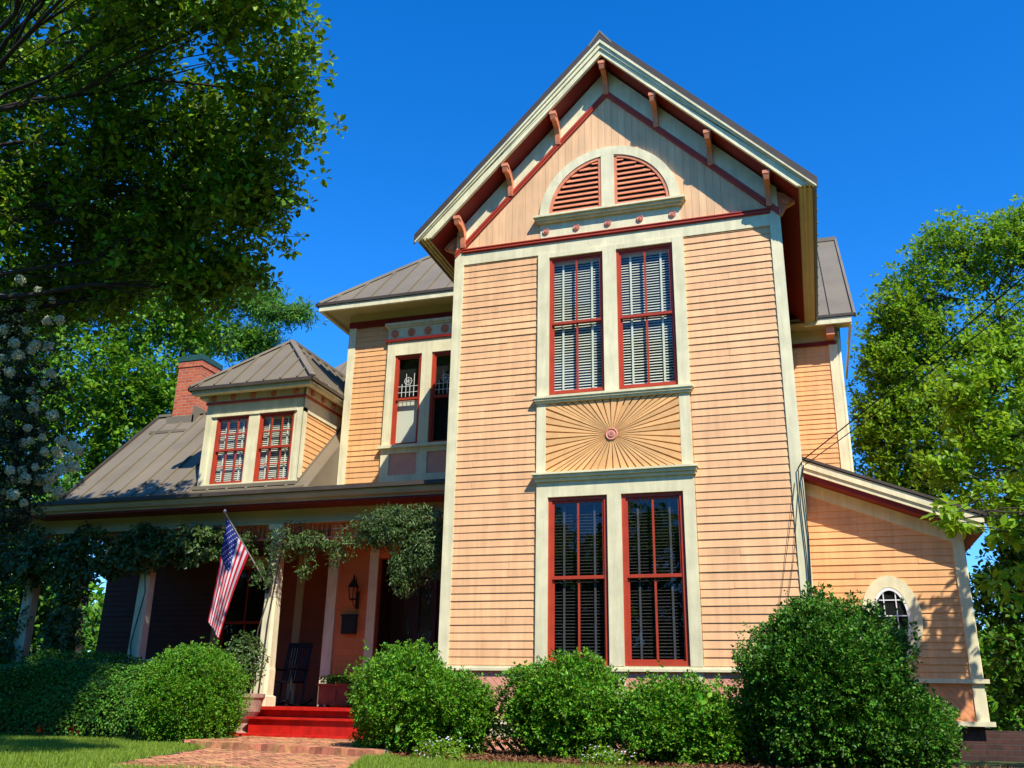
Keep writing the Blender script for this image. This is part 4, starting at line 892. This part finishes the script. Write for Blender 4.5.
def bush(name, label, c, rad, n, size, m, cat='bush', group=None, extra=(), depth=.3, lump=.22, shape='oval', zmin=.03, f=(2.8, 7.5), sprout=0):
    root = empty(name, (c[0], c[1], 0), label, cat, group)
    Ps, Ns = [], []
    for cc, rr, nn in [(c, rad, n)]+list(extra):
        P, N_ = blob_leaves(cc, rr, nn, size, shape, depth, lump, zmin=zmin, f=f); Ps.append(P); Ns.append(N_)
    P, N_ = np.concatenate(Ps), np.concatenate(Ns)
    if sprout:                                 # upright shoots breaking the outline
        k = RNG.integers(0, len(P), sprout); 
        S = np.repeat(P[k], 14, 0)+np.repeat(unit(N_[k]+[0, 0, .8]), 14, 0)*(RNG.uniform(0, .12, sprout*14)*np.repeat(RNG.choice([.6, 1., 2.0], sprout, p=[.4, .45, .15]), 14))[:, None]+RNG.normal(0, .012, (sprout*14, 3)); P = np.concatenate([P, S]); N_ = np.concatenate([N_, RNG.normal(0, 1, S.shape)])
    k = RNG.permutation(len(P))[:len(P)//7]; V, F = sprig_leaves(P[k], 7, size*1.05, shape, axis=N_[k]*.9); V2 = [V]; F2 = [F]; o2 = len(V)
    for cc, rr, nn in [(c, rad, n)]+list(extra):      # bigger old leaves deeper inside
        k = nn//7; D = unit(RNG.normal(0, 1, (k, 3))); Q = np.array(cc)+D*np.array(rr)*RNG.uniform(.45, .80, k)[:, None]; Q = Q[Q[:, 2] > .08]; D = RNG.normal(0, 1, Q.shape)
        V, F = leaves(Q, D, size*3.2, shape, .5); V2.append(V); F2.append(F+o2); o2 += len(V)
    np_mesh('foliage', np.concatenate(V2), np.concatenate(F2), M[m], root)
    st = MB()                                  # branching stems inside
    for cc, rr, nn in [(c, rad, n)]+list(extra):
        for k in range(16):
            a = random.uniform(0, 6.28); e = random.uniform(.15, 1); q = Vector(cc)+Vector((math.cos(a)*rr[0]*.75*e, math.sin(a)*rr[1]*.75*e, rr[2]*random.uniform(.1, .75)))
            b0 = Vector((cc[0]+random.uniform(-.08, .08), cc[1]+random.uniform(-.08, .08), 0)); md = b0.lerp(q, .5)+Vector((random.uniform(-.06, .06), random.uniform(-.06, .06), .05))
            st.tube([b0, md, q], [.016, .011, .004], 5)
    part(st, 'stem', 'barkd', root)
    core_ = None
    return root
bush('boxwood_bush', 'large rounded bright green boxwood right of the red steps', (.36, -1.75, .56), (.84, .85, .66), 52000, .036, 'box', extra=[((.92, -1.5, .40), (.46, .55, .42), 14000)], sprout=260)
bush('boxwood_bush', 'medium rounded boxwood under the left lower window of the tower', (2.34, -1.6, .54), (.76, .72, .58), 38000, .038, 'box', extra=[((2.46, -1.45, .88), (.42, .4, .36), 6000)], lump=.28, sprout=300)
bush('boxwood_bush', 'low sprawling green bush with airy shoots between tower centre and the big dark bush', (3.84, -1.8, .42), (.72, .7, .46), 30000, .038, 'box', extra=[((4.18, -1.8, .36), (.5, .6, .5), 8000), ((3.5, -1.65, .54), (.35, .4, .38), 4000)], lump=.32, sprout=340)
bush('holly_bush', 'tallest and darkest bush, a mound against the tower corner and side wing', (5.50, -1.75, .84), (.98, 1.0, 1.0), 78000, .038, 'holly', extra=[((6.12, -1.8, .36), (.62, .8, .50), 26000), ((5.40, -1.7, 1.28), (.56, .7, .64), 20000), ((4.98, -1.7, .72), (.55, .6, .75), 8000)], lump=.19, sprout=460)
bush('clipped_boxwood', 'neatly clipped ball shaped boxwood with sunlit right side left of the steps', (-3.52, -1.05, .60), (.75, .78, .76), 60000, .028, 'box', lump=.04, depth=.14, f=(3, 7))
hd = empty('hedge', (-6.4, -.2, 0), 'long dark shaded hedge along the porch left of the clipped round boxwood', 'hedge')
n = 110000; X = RNG.uniform(-11.5, -4.3, n); D = RNG.normal(0, 1, (n, 2)); D /= np.linalg.norm(D, axis=1)[:, None]; D[:, 1] = np.abs(D[:, 1])
pw = np.sign(D)*np.abs(D)**.6; lp = Lump(20, (1.5, 6)); Q3 = np.stack([X*1.2, D[:, 0]*2, D[:, 1]*2], 1); rr = (1+.16*lp(Q3)*2)*(1-.2*RNG.uniform(0, 1, n)**1.6)
P = np.stack([X, -.50+pw[:, 0]*.72*rr, .02+pw[:, 1]*1.20*rr], 1); N_ = np.stack([X*0, D[:, 0], D[:, 1]+.3], 1); V, F = leaves(P, N_, .042, 'oval', .5); np_mesh('foliage', V, F, M['holly'], hd)
m_ = MB()
for k in range(26): x = -9.6+k*.21; m_.tube([(x, -.5, 0), (x+random.uniform(-.1, .1), -.5+random.uniform(-.2, .2), .5), (x+random.uniform(-.2, .2), -.5+random.uniform(-.4, .4), 1.0)], [.02, .014, .006], 5)
part(m_, 'stem', 'barkd', hd)
# potted shrub on stacked stone urn
pt = empty('potted_shrub', (-3.62, .55, 0), 'small glossy shrub in a stone urn between clipped boxwood and porch column', 'plant')
m_ = MB(); m_.lathe([(.20, 0), (.20, .10), (.13, .14), (.11, .26), (.16, .32), (.24, .44), (.27, .62), (.30, .66), (.30, .72), (.25, .72), (.22, .64)], (-3.62, .55, 0), 'z', 24); part(m_, 'urn', 'stone', pt)
P, N_ = blob_leaves((-3.74, .55, 1.18), (.34, .34, .50), 3000, .05, 'oval', .6, .2); V, F = leaves(P, N_, .055, 'oval', .6); np_mesh('foliage', V, F, M['vine'], pt)
m_ = MB()
for k in range(9): m_.tube([(-3.64, .55, .64), (-3.68+random.uniform(-.1, .1), .55+random.uniform(-.1, .1), 1.0), (-3.74+random.uniform(-.25, .25), .55+random.uniform(-.2, .2), 1.5)], [.012, .009, .004], 5)
part(m_, 'stem', 'barkd', pt)

# ---- trees
def branch_path(a, b, n=6, bend=.12, sag=0):
    a, b = Vector(a), Vector(b); L_ = (b-a).length; o1 = Vector(RNG.normal(0, bend*L_*.5, 3)); pts = []
    for i in range(n+1):
        t_ = i/n; pts.append(a.lerp(b, t_)+o1*math.sin(math.pi*t_)*.6+Vector(RNG.normal(0, .012*L_, 3))*(0 < i < n)+Vector((0, 0, -sag*L_*t_*t_)))
    return pts
def tree(name, label, base, top, r0, blobs, m, bark, size, shape, per=55, cr=.35, group=None, cat='tree', flat=1.0, droop=0, shell=.55, twig=True, crown='crown', jit=.95, every=1):  # many blob centres worked out from image pixels at assumed depths
    """blobs: (centre, radii, n_clusters). Limbs run to every blob, twigs to every cluster, leaves sit round the twig ends."""
    root = empty(name, base, label, cat, group); tr = MB(); lim = MB()
    base, top = Vector(base), Vector(top); path = branch_path(base, top, 8, .04)
    rad = [r0*(1.25 if i == 0 else 1)*(1-.72*i/8) for i in range(9)]; tr.tube(path, rad, 10)
    VS, FS, off = [], [], 0
    for c, rr, nc in blobs:
        c = Vector(c); k = min(range(2, 9), key=lambda i: (path[i]-c).length+max(0, path[i].z-c.z)*1.3); st = path[k]; lp = branch_path(st, c, 6, .10)
        rl = max(.02, rad[k]*.22); lim.tube(lp, [rl*(1-.75*i/6) for i in range(7)], 7)
        D = unit(RNG.normal(0, 1, (nc, 3))); R_ = RNG.uniform(0, 1, nc)**(shell); C = np.array(c)+D*R_[:, None]*np.array(rr)
        for qi, q in enumerate(C):
            if twig and qi % every == 0:
                s0 = lp[random.randint(2, 6)]; lim.tube([s0, s0.lerp(Vector(q), .5)+Vector(RNG.normal(0, .08, 3)), Vector(q)], [max(.010, rl*.22), .009, .004], 4, caps=False)
        k = max(1, per//9); rs_ = np.repeat(RNG.uniform(.7, 1.35, nc), k)[:, None]
        Sp = np.repeat(C, k, 0)+unit(RNG.normal(0, 1, (nc*k, 3)))*(RNG.uniform(0, 1, (nc*k, 1))**.5)*cr*1.7*rs_*np.array([1, 1, flat])
        for q, e in zip(np.repeat(C, k, 0)[::3], Sp[::3]): lim.tube([Vector(q), Vector(e)], [.006, .003], 3, caps=False)
        V, F = sprig_leaves(Sp, 9, size, shape, droop=droop*.5); VS.append(V); FS.append(F+off); off += len(V)
    part(tr, 'trunk', bark, root, smooth=True); part(lim, 'limb', bark, root, smooth=True)
    np_mesh(crown, np.concatenate(VS), np.concatenate(FS), M[m], root); return root
oakb = [((-4.4, -1.7, 8.8), (1.1, .7, .7), 34), ((-5.6, -1.6, 8.1), (1.2, .7, .7), 34), ((-6.6, -4.8, 11.4), (1.3, 1.0, .9), 46), ((-8.6, -3.8, 10.0), (1.3, 1.0, 1.0), 44), ((-9.0, -4.4, 12.6), (1.5, 1.0, 1.0), 40), ((-.7, -6.7, 9.3), (1.0, .8, .45), 28), ((-2.4, -6.7, 9.8), (1.0, .8, .4), 22), ((-1.4, -3.9, 8.8), (.85, .7, .75), 30), ((-1.9, -3.2, 7.7), (.8, .7, .75), 32), ((-2.9, -2.6, 6.75), (.8, .6, .55), 26), ((1.0, -9.3, 9.6), (1.0, 1.1, .6), 34), ((2.3, -9.8, 9.2), (.8, 1.0, .5), 26), ((-.6, -8.2, 10.0), (1.2, 1.1, .7), 34),
  ((-.9, -5.3, 9.1), (.75, .8, .5), 22), ((-2.1, -5.2, 9.7), (1.0, 1.0, .7), 28), ((-3.4, -4.6, 10.2), (1.3, 1.2, 1.0), 48), ((-2.9, -3.2, 9.1), (1.0, 1.0, .8), 36), ((-3.1, -2.9, 8.0), (.9, .9, .7), 32),
  ((-4.0, -2.8, 7.3), (1.0, .8, .6), 32), ((-4.6, -3.4, 8.7), (1.3, 1.1, 1.0), 50), ((-5.4, -3.4, 10.4), (1.5, 1.2, 1.1), 54), ((-6.2, -3.0, 8.2), (1.4, 1.2, 1.0), 50), ((-6.6, -2.4, 7.0), (1.2, .9, .7), 36),
  ((-7.3, -4.0, 10.2), (1.5, 1.2, 1.2), 44), ((-7.6, -2.6, 9.2), (1.4, 1.1, 1.1), 42), ((-8.6, -3.0, 11.6), (1.8, 1.4, 1.2), 40), ((-5.2, -2.3, 6.9), (.9, .6, .4), 20)]
tree('oak_tree', 'big dark green oak overhanging the lawn from the left, nearest tree to the camera', (-9.6, -4.4, 0), (-7.2, -4.2, 12), .42, oakb, 'oak', 'barkd', .125, 'oak', per=98, cr=.27, shell=.6, every=3)
bgb = [((-21.5, 9, 13.5), (2.6, 2, 2.5), 56), ((-22.5, 9, 6.0), (3.0, 2, 2.6), 56), ((-16.5, 9.5, 15.8), (2.6, 2, 1.6), 46), ((-11.8, 9.2, 7.2), (1.5, 1.5, 1.3), 34), ((-13.2, 9, 12.2), (2.0, 2, 1.6), 46), ((-15.5, 9, 13.2), (2.6, 2, 2.2), 60), ((-18.6, 9, 12.5), (2.6, 2, 2.4), 60), ((-13.1, 9, 9.3), (1.6, 1.8, 2.0), 54), ((-15.2, 9, 9.6), (2.4, 2, 2.4), 80), ((-18.0, 9, 8.8), (2.6, 2, 2.6), 80), ((-14.6, 9, 6.6), (2.2, 1.8, 1.8), 50), ((-18.0, 9, 5.6), (2.6, 1.8, 2.0), 50), ((-21.5, 9, 9.5), (2.6, 2, 4), 60)]
tree('maple_tree', 'bright mid green tree filling the gap behind the brick chimney', (-15.5, 9.5, 0), (-15.5, 9.2, 12.5), .35, bgb, 'mid', 'barkd', .17, 'oak', per=110, cr=.55)
low = [((-13.2, 5.0, 2.6), (1.6, 1.0, 2.4), 60), ((-12.8, 4.0, 4.8), (1.6, 1.0, 1.2), 46), ((-19.5, 5, 4.2), (3.2, 1.5, 2.6), 70), ((-15.5, 6.5, 3.2), (2.6, 1.5, 2.4), 60), ((-24, 6, 5.2), (3.4, 2, 3.4), 60), ((-17.2, 6, 1.4), (3.6, 1.2, 1.2), 50)]
tree('maple_tree', 'shady low tree seen beneath the porch roof at the far left edge', (-18.0, 6, 0), (-18.5, 6, 6), .25, low, 'holly', 'barkd', .17, 'oak', per=110, cr=.5)
fb_ = [((-11.6, 11.5, 12.2), (.8, .5, .5), 16), ((-10.9, 11.5, 13.0), (1.1, .5, .35), 22), ((-12.2, 11.5, 13.6), (1.1, .6, .6), 26), ((-13.0, 11.5, 14.8), (1.0, .6, .7), 22), ((-13.8, 11.5, 12.6), (1.2, .6, .8), 26), ((-12.4, 11.5, 12.2), (.8, .5, .6), 18)]
tree('cypress_tree', 'feathery light green conifer branches spreading beyond the dormer roof', (-15.0, 11.5, 0), (-14.4, 11.5, 15), .25, fb_, 'fea', 'bark', .17, 'thin', per=150, cr=.30, flat=.75, droop=.6)
rb = [((7.45, 8, 8.2), (.6, .8, .7), 26), ((7.2, 8, 7.2), (.5, .8, .6), 22), ((7.15, 8, 6.3), (.5, .8, .6), 26), ((7.15, 8, 5.4), (.5, .8, .6), 26), ((8.0, 8, 7.3), (.7, .8, .6), 26), ((8.2, 8, 5.6), (.8, .8, .6), 28), ((7.9, 8, 9.2), (.6, .8, .6), 18), ((10.6, 8.2, 11.2), (1.0, 1, .5), 22), ((9.0, 8.2, 11.1), (.5, .8, .45), 12), ((8.2, 8, 9.6), (1.1, 1.2, 1.0), 36), ((9.3, 8, 10.6), (1.2, 1.2, 1.1), 40), ((10.6, 8, 10.4), (1.2, 1.2, 1.0), 34), ((11.9, 8.3, 10.2), (1.4, 1.2, 1.2), 36), ((7.7, 8, 8.2), (.85, 1, .8), 28), ((8.7, 8, 8.4), (1.2, 1.1, 1.0), 42), ((10.2, 8, 8.6), (1.4, 1.2, 1.2), 44), ((11.6, 8, 8.0), (1.4, 1.2, 1.2), 42),
  ((7.6, 7.8, 6.6), (.85, 1, .9), 34), ((8.9, 7.6, 6.5), (1.2, 1.1, 1.0), 46), ((10.4, 7.6, 6.3), (1.4, 1.2, 1.2), 50), ((11.8, 7.6, 5.6), (1.2, 1.2, 1.2), 40), ((7.7, 8, 5.0), (.9, 1, .8), 32)]
tree('spring_tree', 'tall spring green tree with thin bare branches showing, right of the house', (10.4, 8.6, 0), (10.0, 8.3, 9.6), .24, rb, 'spring', 'bark', .105, 'oval', per=108, cr=.29, shell=.5)
rb2 = [((8.75, 5.0, 2.7), (.7, .9, .9), 40), ((8.8, 4.8, 1.3), (.8, .8, .9), 40), ((9.6, 5.0, 3.4), (1.2, 1.0, 1.1), 54), ((11.0, 5.0, 3.2), (1.2, 1.0, 1.2), 46), ((9.9, 5.4, 1.2), (1.5, .9, 1.1), 56), ((11.3, 5.4, 1.2), (1.3, .9, 1.1), 40), ((10.2, 6.0, 4.8), (1.4, 1.0, 1.0), 50)]
tree('magnolia_tree', 'dense dark green broadleaf tree standing low behind the right end of the side wing', (10.3, 5.6, 0), (10.3, 5.4, 4.4), .18, rb2, 'holly', 'barkd', .12, 'oval', per=90, cr=.34)
rb3 = [((8.2, 3.8, 6.1), (.75, .7, .55), 26), ((9.1, 4, 6.7), (.9, .7, .6), 28), ((8.4, 3.9, 5.1), (.8, .7, .6), 28), ((8.75, 3.8, 4.1), (.8, .7, .5), 26), ((7.85, 3.9, 4.7), (.42, .6, .35), 12), ((9.5, 4, 5.4), (.9, .7, .8), 28), ((9.6, 3.8, 4.1), (.8, .7, .6), 22)]
tree('young_elm', 'light yellow green young tree between the side wing roof and the tall spring tree', (9.9, 4.2, 0), (9.5, 4.0, 6.0), .13, rb3, 'dog', 'bark', .115, 'oval', per=80, cr=.24, droop=.6, flat=.6)
nb = [((7.15, -.75, 2.92), (.22, .3, .14), 7), ((7.75, -.9, 2.72), (.30, .3, .20), 9), ((8.15, -.7, 2.25), (.32, .3, .22), 10), ((7.65, -.8, 2.12), (.30, .3, .14), 7), ((8.5, -.8, 3.2), (.45, .4, .4), 20), ((8.9, -.6, 4.2), (.7, .6, .5), 34), ((9.4, -.9, 5.2), (.9, .8, .6), 44), ((9.0, -2.6, 4.2), (.9, .8, .6), 40), ((8.6, -3.6, 4.6), (.9, .8, .6), 38), ((9.8, -1.2, 3.4), (.8, .8, .6), 30), ((8.35, .0, 3.6), (.35, .35, .25), 12)]
tree('dogwood_tree', 'near yellow green dogwood whose big leaved twigs reach over the side wing corner', (9.9, -1.3, 0), (9.5, -1.3, 5.2), .11, nb, 'dog', 'bark', .15, 'oval', per=20, cr=.14, droop=1.2, flat=.7, jit=.45)
# snowball viburnum with flower heads
vbb = [((-5.75, -3.0, 3.0), (.45, .4, .35), 22), ((-6.5, -2.8, 2.4), (.6, .5, .6), 30), ((-6.25, -3.0, 6.0), (.75, .5, .55), 36), ((-5.85, -3.0, 5.2), (.65, .5, .55), 38), ((-5.65, -3.0, 4.3), (.60, .5, .55), 38), ((-5.45, -3.0, 3.7), (.55, .45, .45), 30), ((-6.6, -3.0, 4.8), (.7, .5, .9), 40), ((-6.3, -3.0, 3.4), (.7, .5, .6), 34)]
vt = tree('viburnum_tree', 'snowball shrub covered in greenish white flower balls at the left edge', (-7.7, -3.0, 0), (-6.5, -3.0, 5.4), .08, vbb, 'vib', 'barkd', .07, 'oval', per=60, cr=.18)
def flower_ball(r):
    D = unit(RNG.normal(0, 1, (120, 3))); V, F = leaves(D*r*.8, D, r*.62, 'oval', .25); return V, F
V, F = flower_ball(.075); fb0 = np_mesh('flower_ball', V, F, M['blossom']); first = True
spots = []  # listed flower spots come from image pixels, set at random depths
spots += [(-5.75, -3.53, 6.62), (-6.05, -3.32, 6.49), (-6.15, -3.44, 6.43), (-5.72, -3.28, 6.26), (-5.35, -3.26, 6.01), (-5.29, -3.65, 5.69), (-5.43, -3.69, 5.49), (-5.39, -3.11, 5.66), (-4.84, -3.52, 5.86), (-5.56, -3.54, 5.1), (-5.92, -3.0, 5.01), (-5.06, -3.37, 4.94), (-5.56, -3.11, 4.95), (-5.17, -3.37, 4.57), (-4.91, -3.25, 4.47), (-4.95, -3.6, 4.18), (-5.66, -3.26, 4.38), (-5.86, -3.09, 4.16), (-5.14, -3.33, 4.08), (-5.09, -3.18, 4.17), (-4.95, -3.23, 3.93), (-4.33, -3.65, 3.8), (-5.35, -3.17, 3.7), (-5.0, -3.29, 3.69), (-5.23, -3.49, 3.61), (-4.22, -3.68, 3.92), (-4.6, -3.09, 4.03), (-4.21, -3.37, 3.87), (-4.53, -3.2, 3.82), (-5.08, -3.08, 3.56), (-4.78, -3.2, 3.54), (-5.71, -3.06, 3.42), (-5.16, -3.42, 3.27), (-4.85, -3.14, 3.41), (-4.97, -3.39, 3.15), (-5.59, -3.04, 3.12), (-4.71, -3.08, 3.36), (-5.37, -3.63, 5.32), (-5.12, -3.6, 5.46), (-5.86, -3.55, 5.8), (-5.59, -3.02, 6.49), (-5.51, -3.4, 6.49), (-5.9, -3.26, 4.75), (-4.28, -3.49, 3.56), (-4.26, -3.35, 3.65)]
for k in range(60): q = vbb[random.randrange(2, 8)]; D = Vector(RNG.normal(0, 1, 3)).normalized(); spots.append(tuple(Vector(q[0])+Vector((D.x*q[1][0], D.y*q[1][1], D.z*q[1][2]))))
for k, p in enumerate(spots):
    o = fb0 if k == 0 else fb0.copy()
    if k: COL.objects.link(o)
    o.parent = vt; o.location = Vector(p)-vt.location; s_ = random.uniform(.7, 1.15); o.scale = (s_, s_, s_); o.rotation_euler = (random.uniform(0, 6), random.uniform(0, 6), 0)

# far wood behind the house and the added ring, one mass
n = 60000; X = RNG.uniform(-70, 60, n); Y = RNG.uniform(24, 33, n); tp = 5.2+1.3*np.sin(X*.31)+1.0*np.sin(X*.83+1)+.6*np.sin(X*2.1)
P = [np.stack([X, Y, RNG.uniform(0, 1, n)**.8*tp], 1)]
n = 16000; th = RNG.uniform(math.radians(150), math.radians(390), n); R_ = RNG.uniform(38, 46, n); tp = 13+2*np.sin(th*9)+1.5*np.sin(th*23+1)     # ring round the plot, unseen behind the camera, added to block low sky light
P.append(np.stack([R_*np.cos(th)*1.15, R_*np.sin(th)-2, RNG.uniform(0, 1, n)**.8*tp-1], 1))
sz = np.concatenate([np.full(60000, .55), np.full(n, 1.7)]); P = np.concatenate(P); V, F = leaves(P, np.tile([0, -.3, .8], (len(P), 1)), sz, 'oak', 1.2)
tag(np_mesh('woods', V, F, M['mid']), 'distant low green wood behind the house, plus an unseen tree ring added to block sky light', 'woods', kind='stuff')

# ---- vine along the porch
def vine(name, label, blobs, strands, leaf=.07, shape='thin', group='vines draped along the porch front'):
    root = empty(name, strands[0][0], label, 'vine', group); st = MB()
    for s_ in strands: st.tube([Vector(p) for p in s_], [.011]*(len(s_)-1)+[.004], 6)
    part(st, 'stem', 'bark', root, smooth=True); Ps = []; Ns = []
    for c, r, n_ in blobs:
        P, N_ = blob_leaves(c, r, n_, leaf, shape, .75, .22, f=(3, 8), holes=.12); Ps.append(P); Ns.append(N_*.7+np.array([0, -.5, .3]))
    V, F = leaves(np.concatenate(Ps), np.concatenate(Ns), leaf, shape, .7, droop=.8); np_mesh('foliage', V, F, M['vine'], root)
vine('porch_vine', 'thick leafy vine mass hanging above the entry, right of the flag', [((-.92, .45, 3.36), (.80, .30, .40), 8500), ((-.50, .42, 3.0), (.42, .24, .50), 6000), ((-.85, .45, 2.72), (.34, .22, .44), 3400), ((-1.55, .6, 3.32), (.45, .25, .28), 2000), ((-2.35, 1.0, 3.22), (.32, .2, .28), 800), ((-2.45, 1.0, 2.95), (.16, .14, .18), 220)],
     [[(-3.9, 1.33, .55), (-3.85, 1.33, 2.0), (-3.7, 1.3, 3.3), (-2.8, 1.2, 3.5), (-1.8, .8, 3.5), (-1.3, .5, 3.45), (-.4, .42, 3.3)], [(-1.6, .6, 3.4), (-1.1, .45, 3.0), (-1.05, .45, 2.45)], [(-.8, .45, 3.3), (-.55, .42, 2.9), (-.8, .42, 2.5)]])
vine('porch_vine', 'loose vine sprays around the capital of the porch column holding the flag', [((-3.45, 1.15, 3.32), (.52, .26, .34), 1700), ((-4.0, 1.25, 2.95), (.24, .22, .50), 900), ((-3.0, 1.1, 3.30), (.35, .2, .22), 700), ((-3.1, 1.1, 2.75), (.14, .12, .20), 200), ((-4.6, 1.2, 3.42), (.5, .25, .28), 1300), ((-2.95, 1.1, 2.95), (.12, .12, .2), 120)],
     [[(-4.1, 1.36, .6), (-4.05, 1.34, 1.8), (-3.85, 1.34, 2.6), (-4.0, 1.3, 3.3), (-4.8, 1.25, 3.45)], [(-3.9, 1.3, 3.2), (-3.3, 1.15, 3.3), (-2.8, 1.1, 3.3)]])
vine('porch_vine', 'dark shaded vine running over the left bays of the porch beam', [((-5.6, 1.15, 3.35), (.75, .3, .38), 4600), ((-6.7, 1.2, 3.3), (.7, .3, .45), 4800), ((-7.9, 1.15, 3.2), (.9, .35, .5), 6400), ((-9.4, 1.1, 3.15), (.9, .4, .6), 4600), ((-10.6, 1.1, 2.8), (.8, .5, 1.0), 4600), ((-8.2, 1.2, 2.2), (.35, .3, 1.0), 3200), ((-8.3, 1.2, 1.3), (.35, .3, .8), 3000), ((-9.6, 1.3, 1.6), (.4, .3, .9), 2200)],
     [[(-6.6, 1.36, .6), (-6.75, 1.36, 1.6), (-6.6, 1.36, 2.5), (-6.7, 1.3, 3.3), (-5.4, 1.2, 3.4)], [(-8.2, 1.3, .5), (-8.35, 1.3, 1.8), (-8.1, 1.25, 3.1), (-9.5, 1.2, 3.2)]], leaf=.085, shape='oval')
# low flowers at the bed edge
for (x, y, r, lb) in ((1.25, -2.85, .34, 'low clump of tiny pale flowers at the mulch edge near the round boxwood'), (3.15, -2.75, .30, 'low yellowish ground plant between the two middle bushes')):
    P, N_ = blob_leaves((x, y, .05), (r, r*.7, .16), 1500, .03, 'oval', .6, .25, zmin=.01); V, F = leaves(P, N_, .035, 'oval', .6)
    rt_ = empty('ground_plant', (x, y, 0), lb, 'plant'); np_mesh('foliage', V, F, M['spring'], rt_)
    k = RNG.choice(len(P), 60); V, F = leaves(P[k]+[0, 0, .03], np.tile([0, -.4, 1.], (60, 1)), .028, 'oval', .3); np_mesh('blossoms', V, F, M['yflower'], rt_)

# ---- brick wall at right, cables
m_ = MB(); m_.box(7.565, 12.5, 2.0, 2.25, -.1, .40); tag(m_.build('brick_garden_wall', M['brickd']), 'low dark brick garden wall continuing right from the side wing base', 'wall')
m_ = MB(); P0 = Vector((5.44, -.06, 3.98)); P1 = Vector((13.0, -7.5, 8.6))
def sagl(a, b, s, n=18): return [a.lerp(b, i/n)+Vector((0, 0, -s*4*(i/n)*(1-i/n))) for i in range(n+1)]
m_.tube(sagl(P0, P1, .25), .009, 5); tag(m_.build('service_cable', M['cable']), 'upper black power cable running from the tower corner towards the right trees', 'cable')
m_ = MB(); m_.tube(sagl(P0+Vector((.02, -.02, -.08)), P1+Vector((.0, .1, -.28)), .32), .007, 5); tag(m_.build('service_cable', M['cable']), 'lower, thinner black power cable running from the tower corner to the right', 'cable')
m_ = MB(); m_.tube([(5.42, -.06, 3.95), (5.36, -.07, 3.86), (5.35, -.055, 3.3), (5.37, -.055, 2.6), (5.36, -.05, 1.3)], .008, 5); m_.tube([(5.44, -.06, 3.9), (5.40, -.065, 3.7), (5.42, -.055, 2.9), (5.39, -.055, 2.0), (5.40, -.05, 1.3)], .008, 5); part(m_, 'conduit_wire', 'cable')
m_ = MB(); m_.tube([(5.30, -.05, 3.66), (5.22, -.05, 3.2), (4.92, -.04, 1.75)], .004, 4); m_.tube([(5.33, -.05, 3.5), (5.2, -.04, 2.6), (5.02, -.04, 1.75)], .004, 4); part(m_, 'hanging_wire', 'cable')
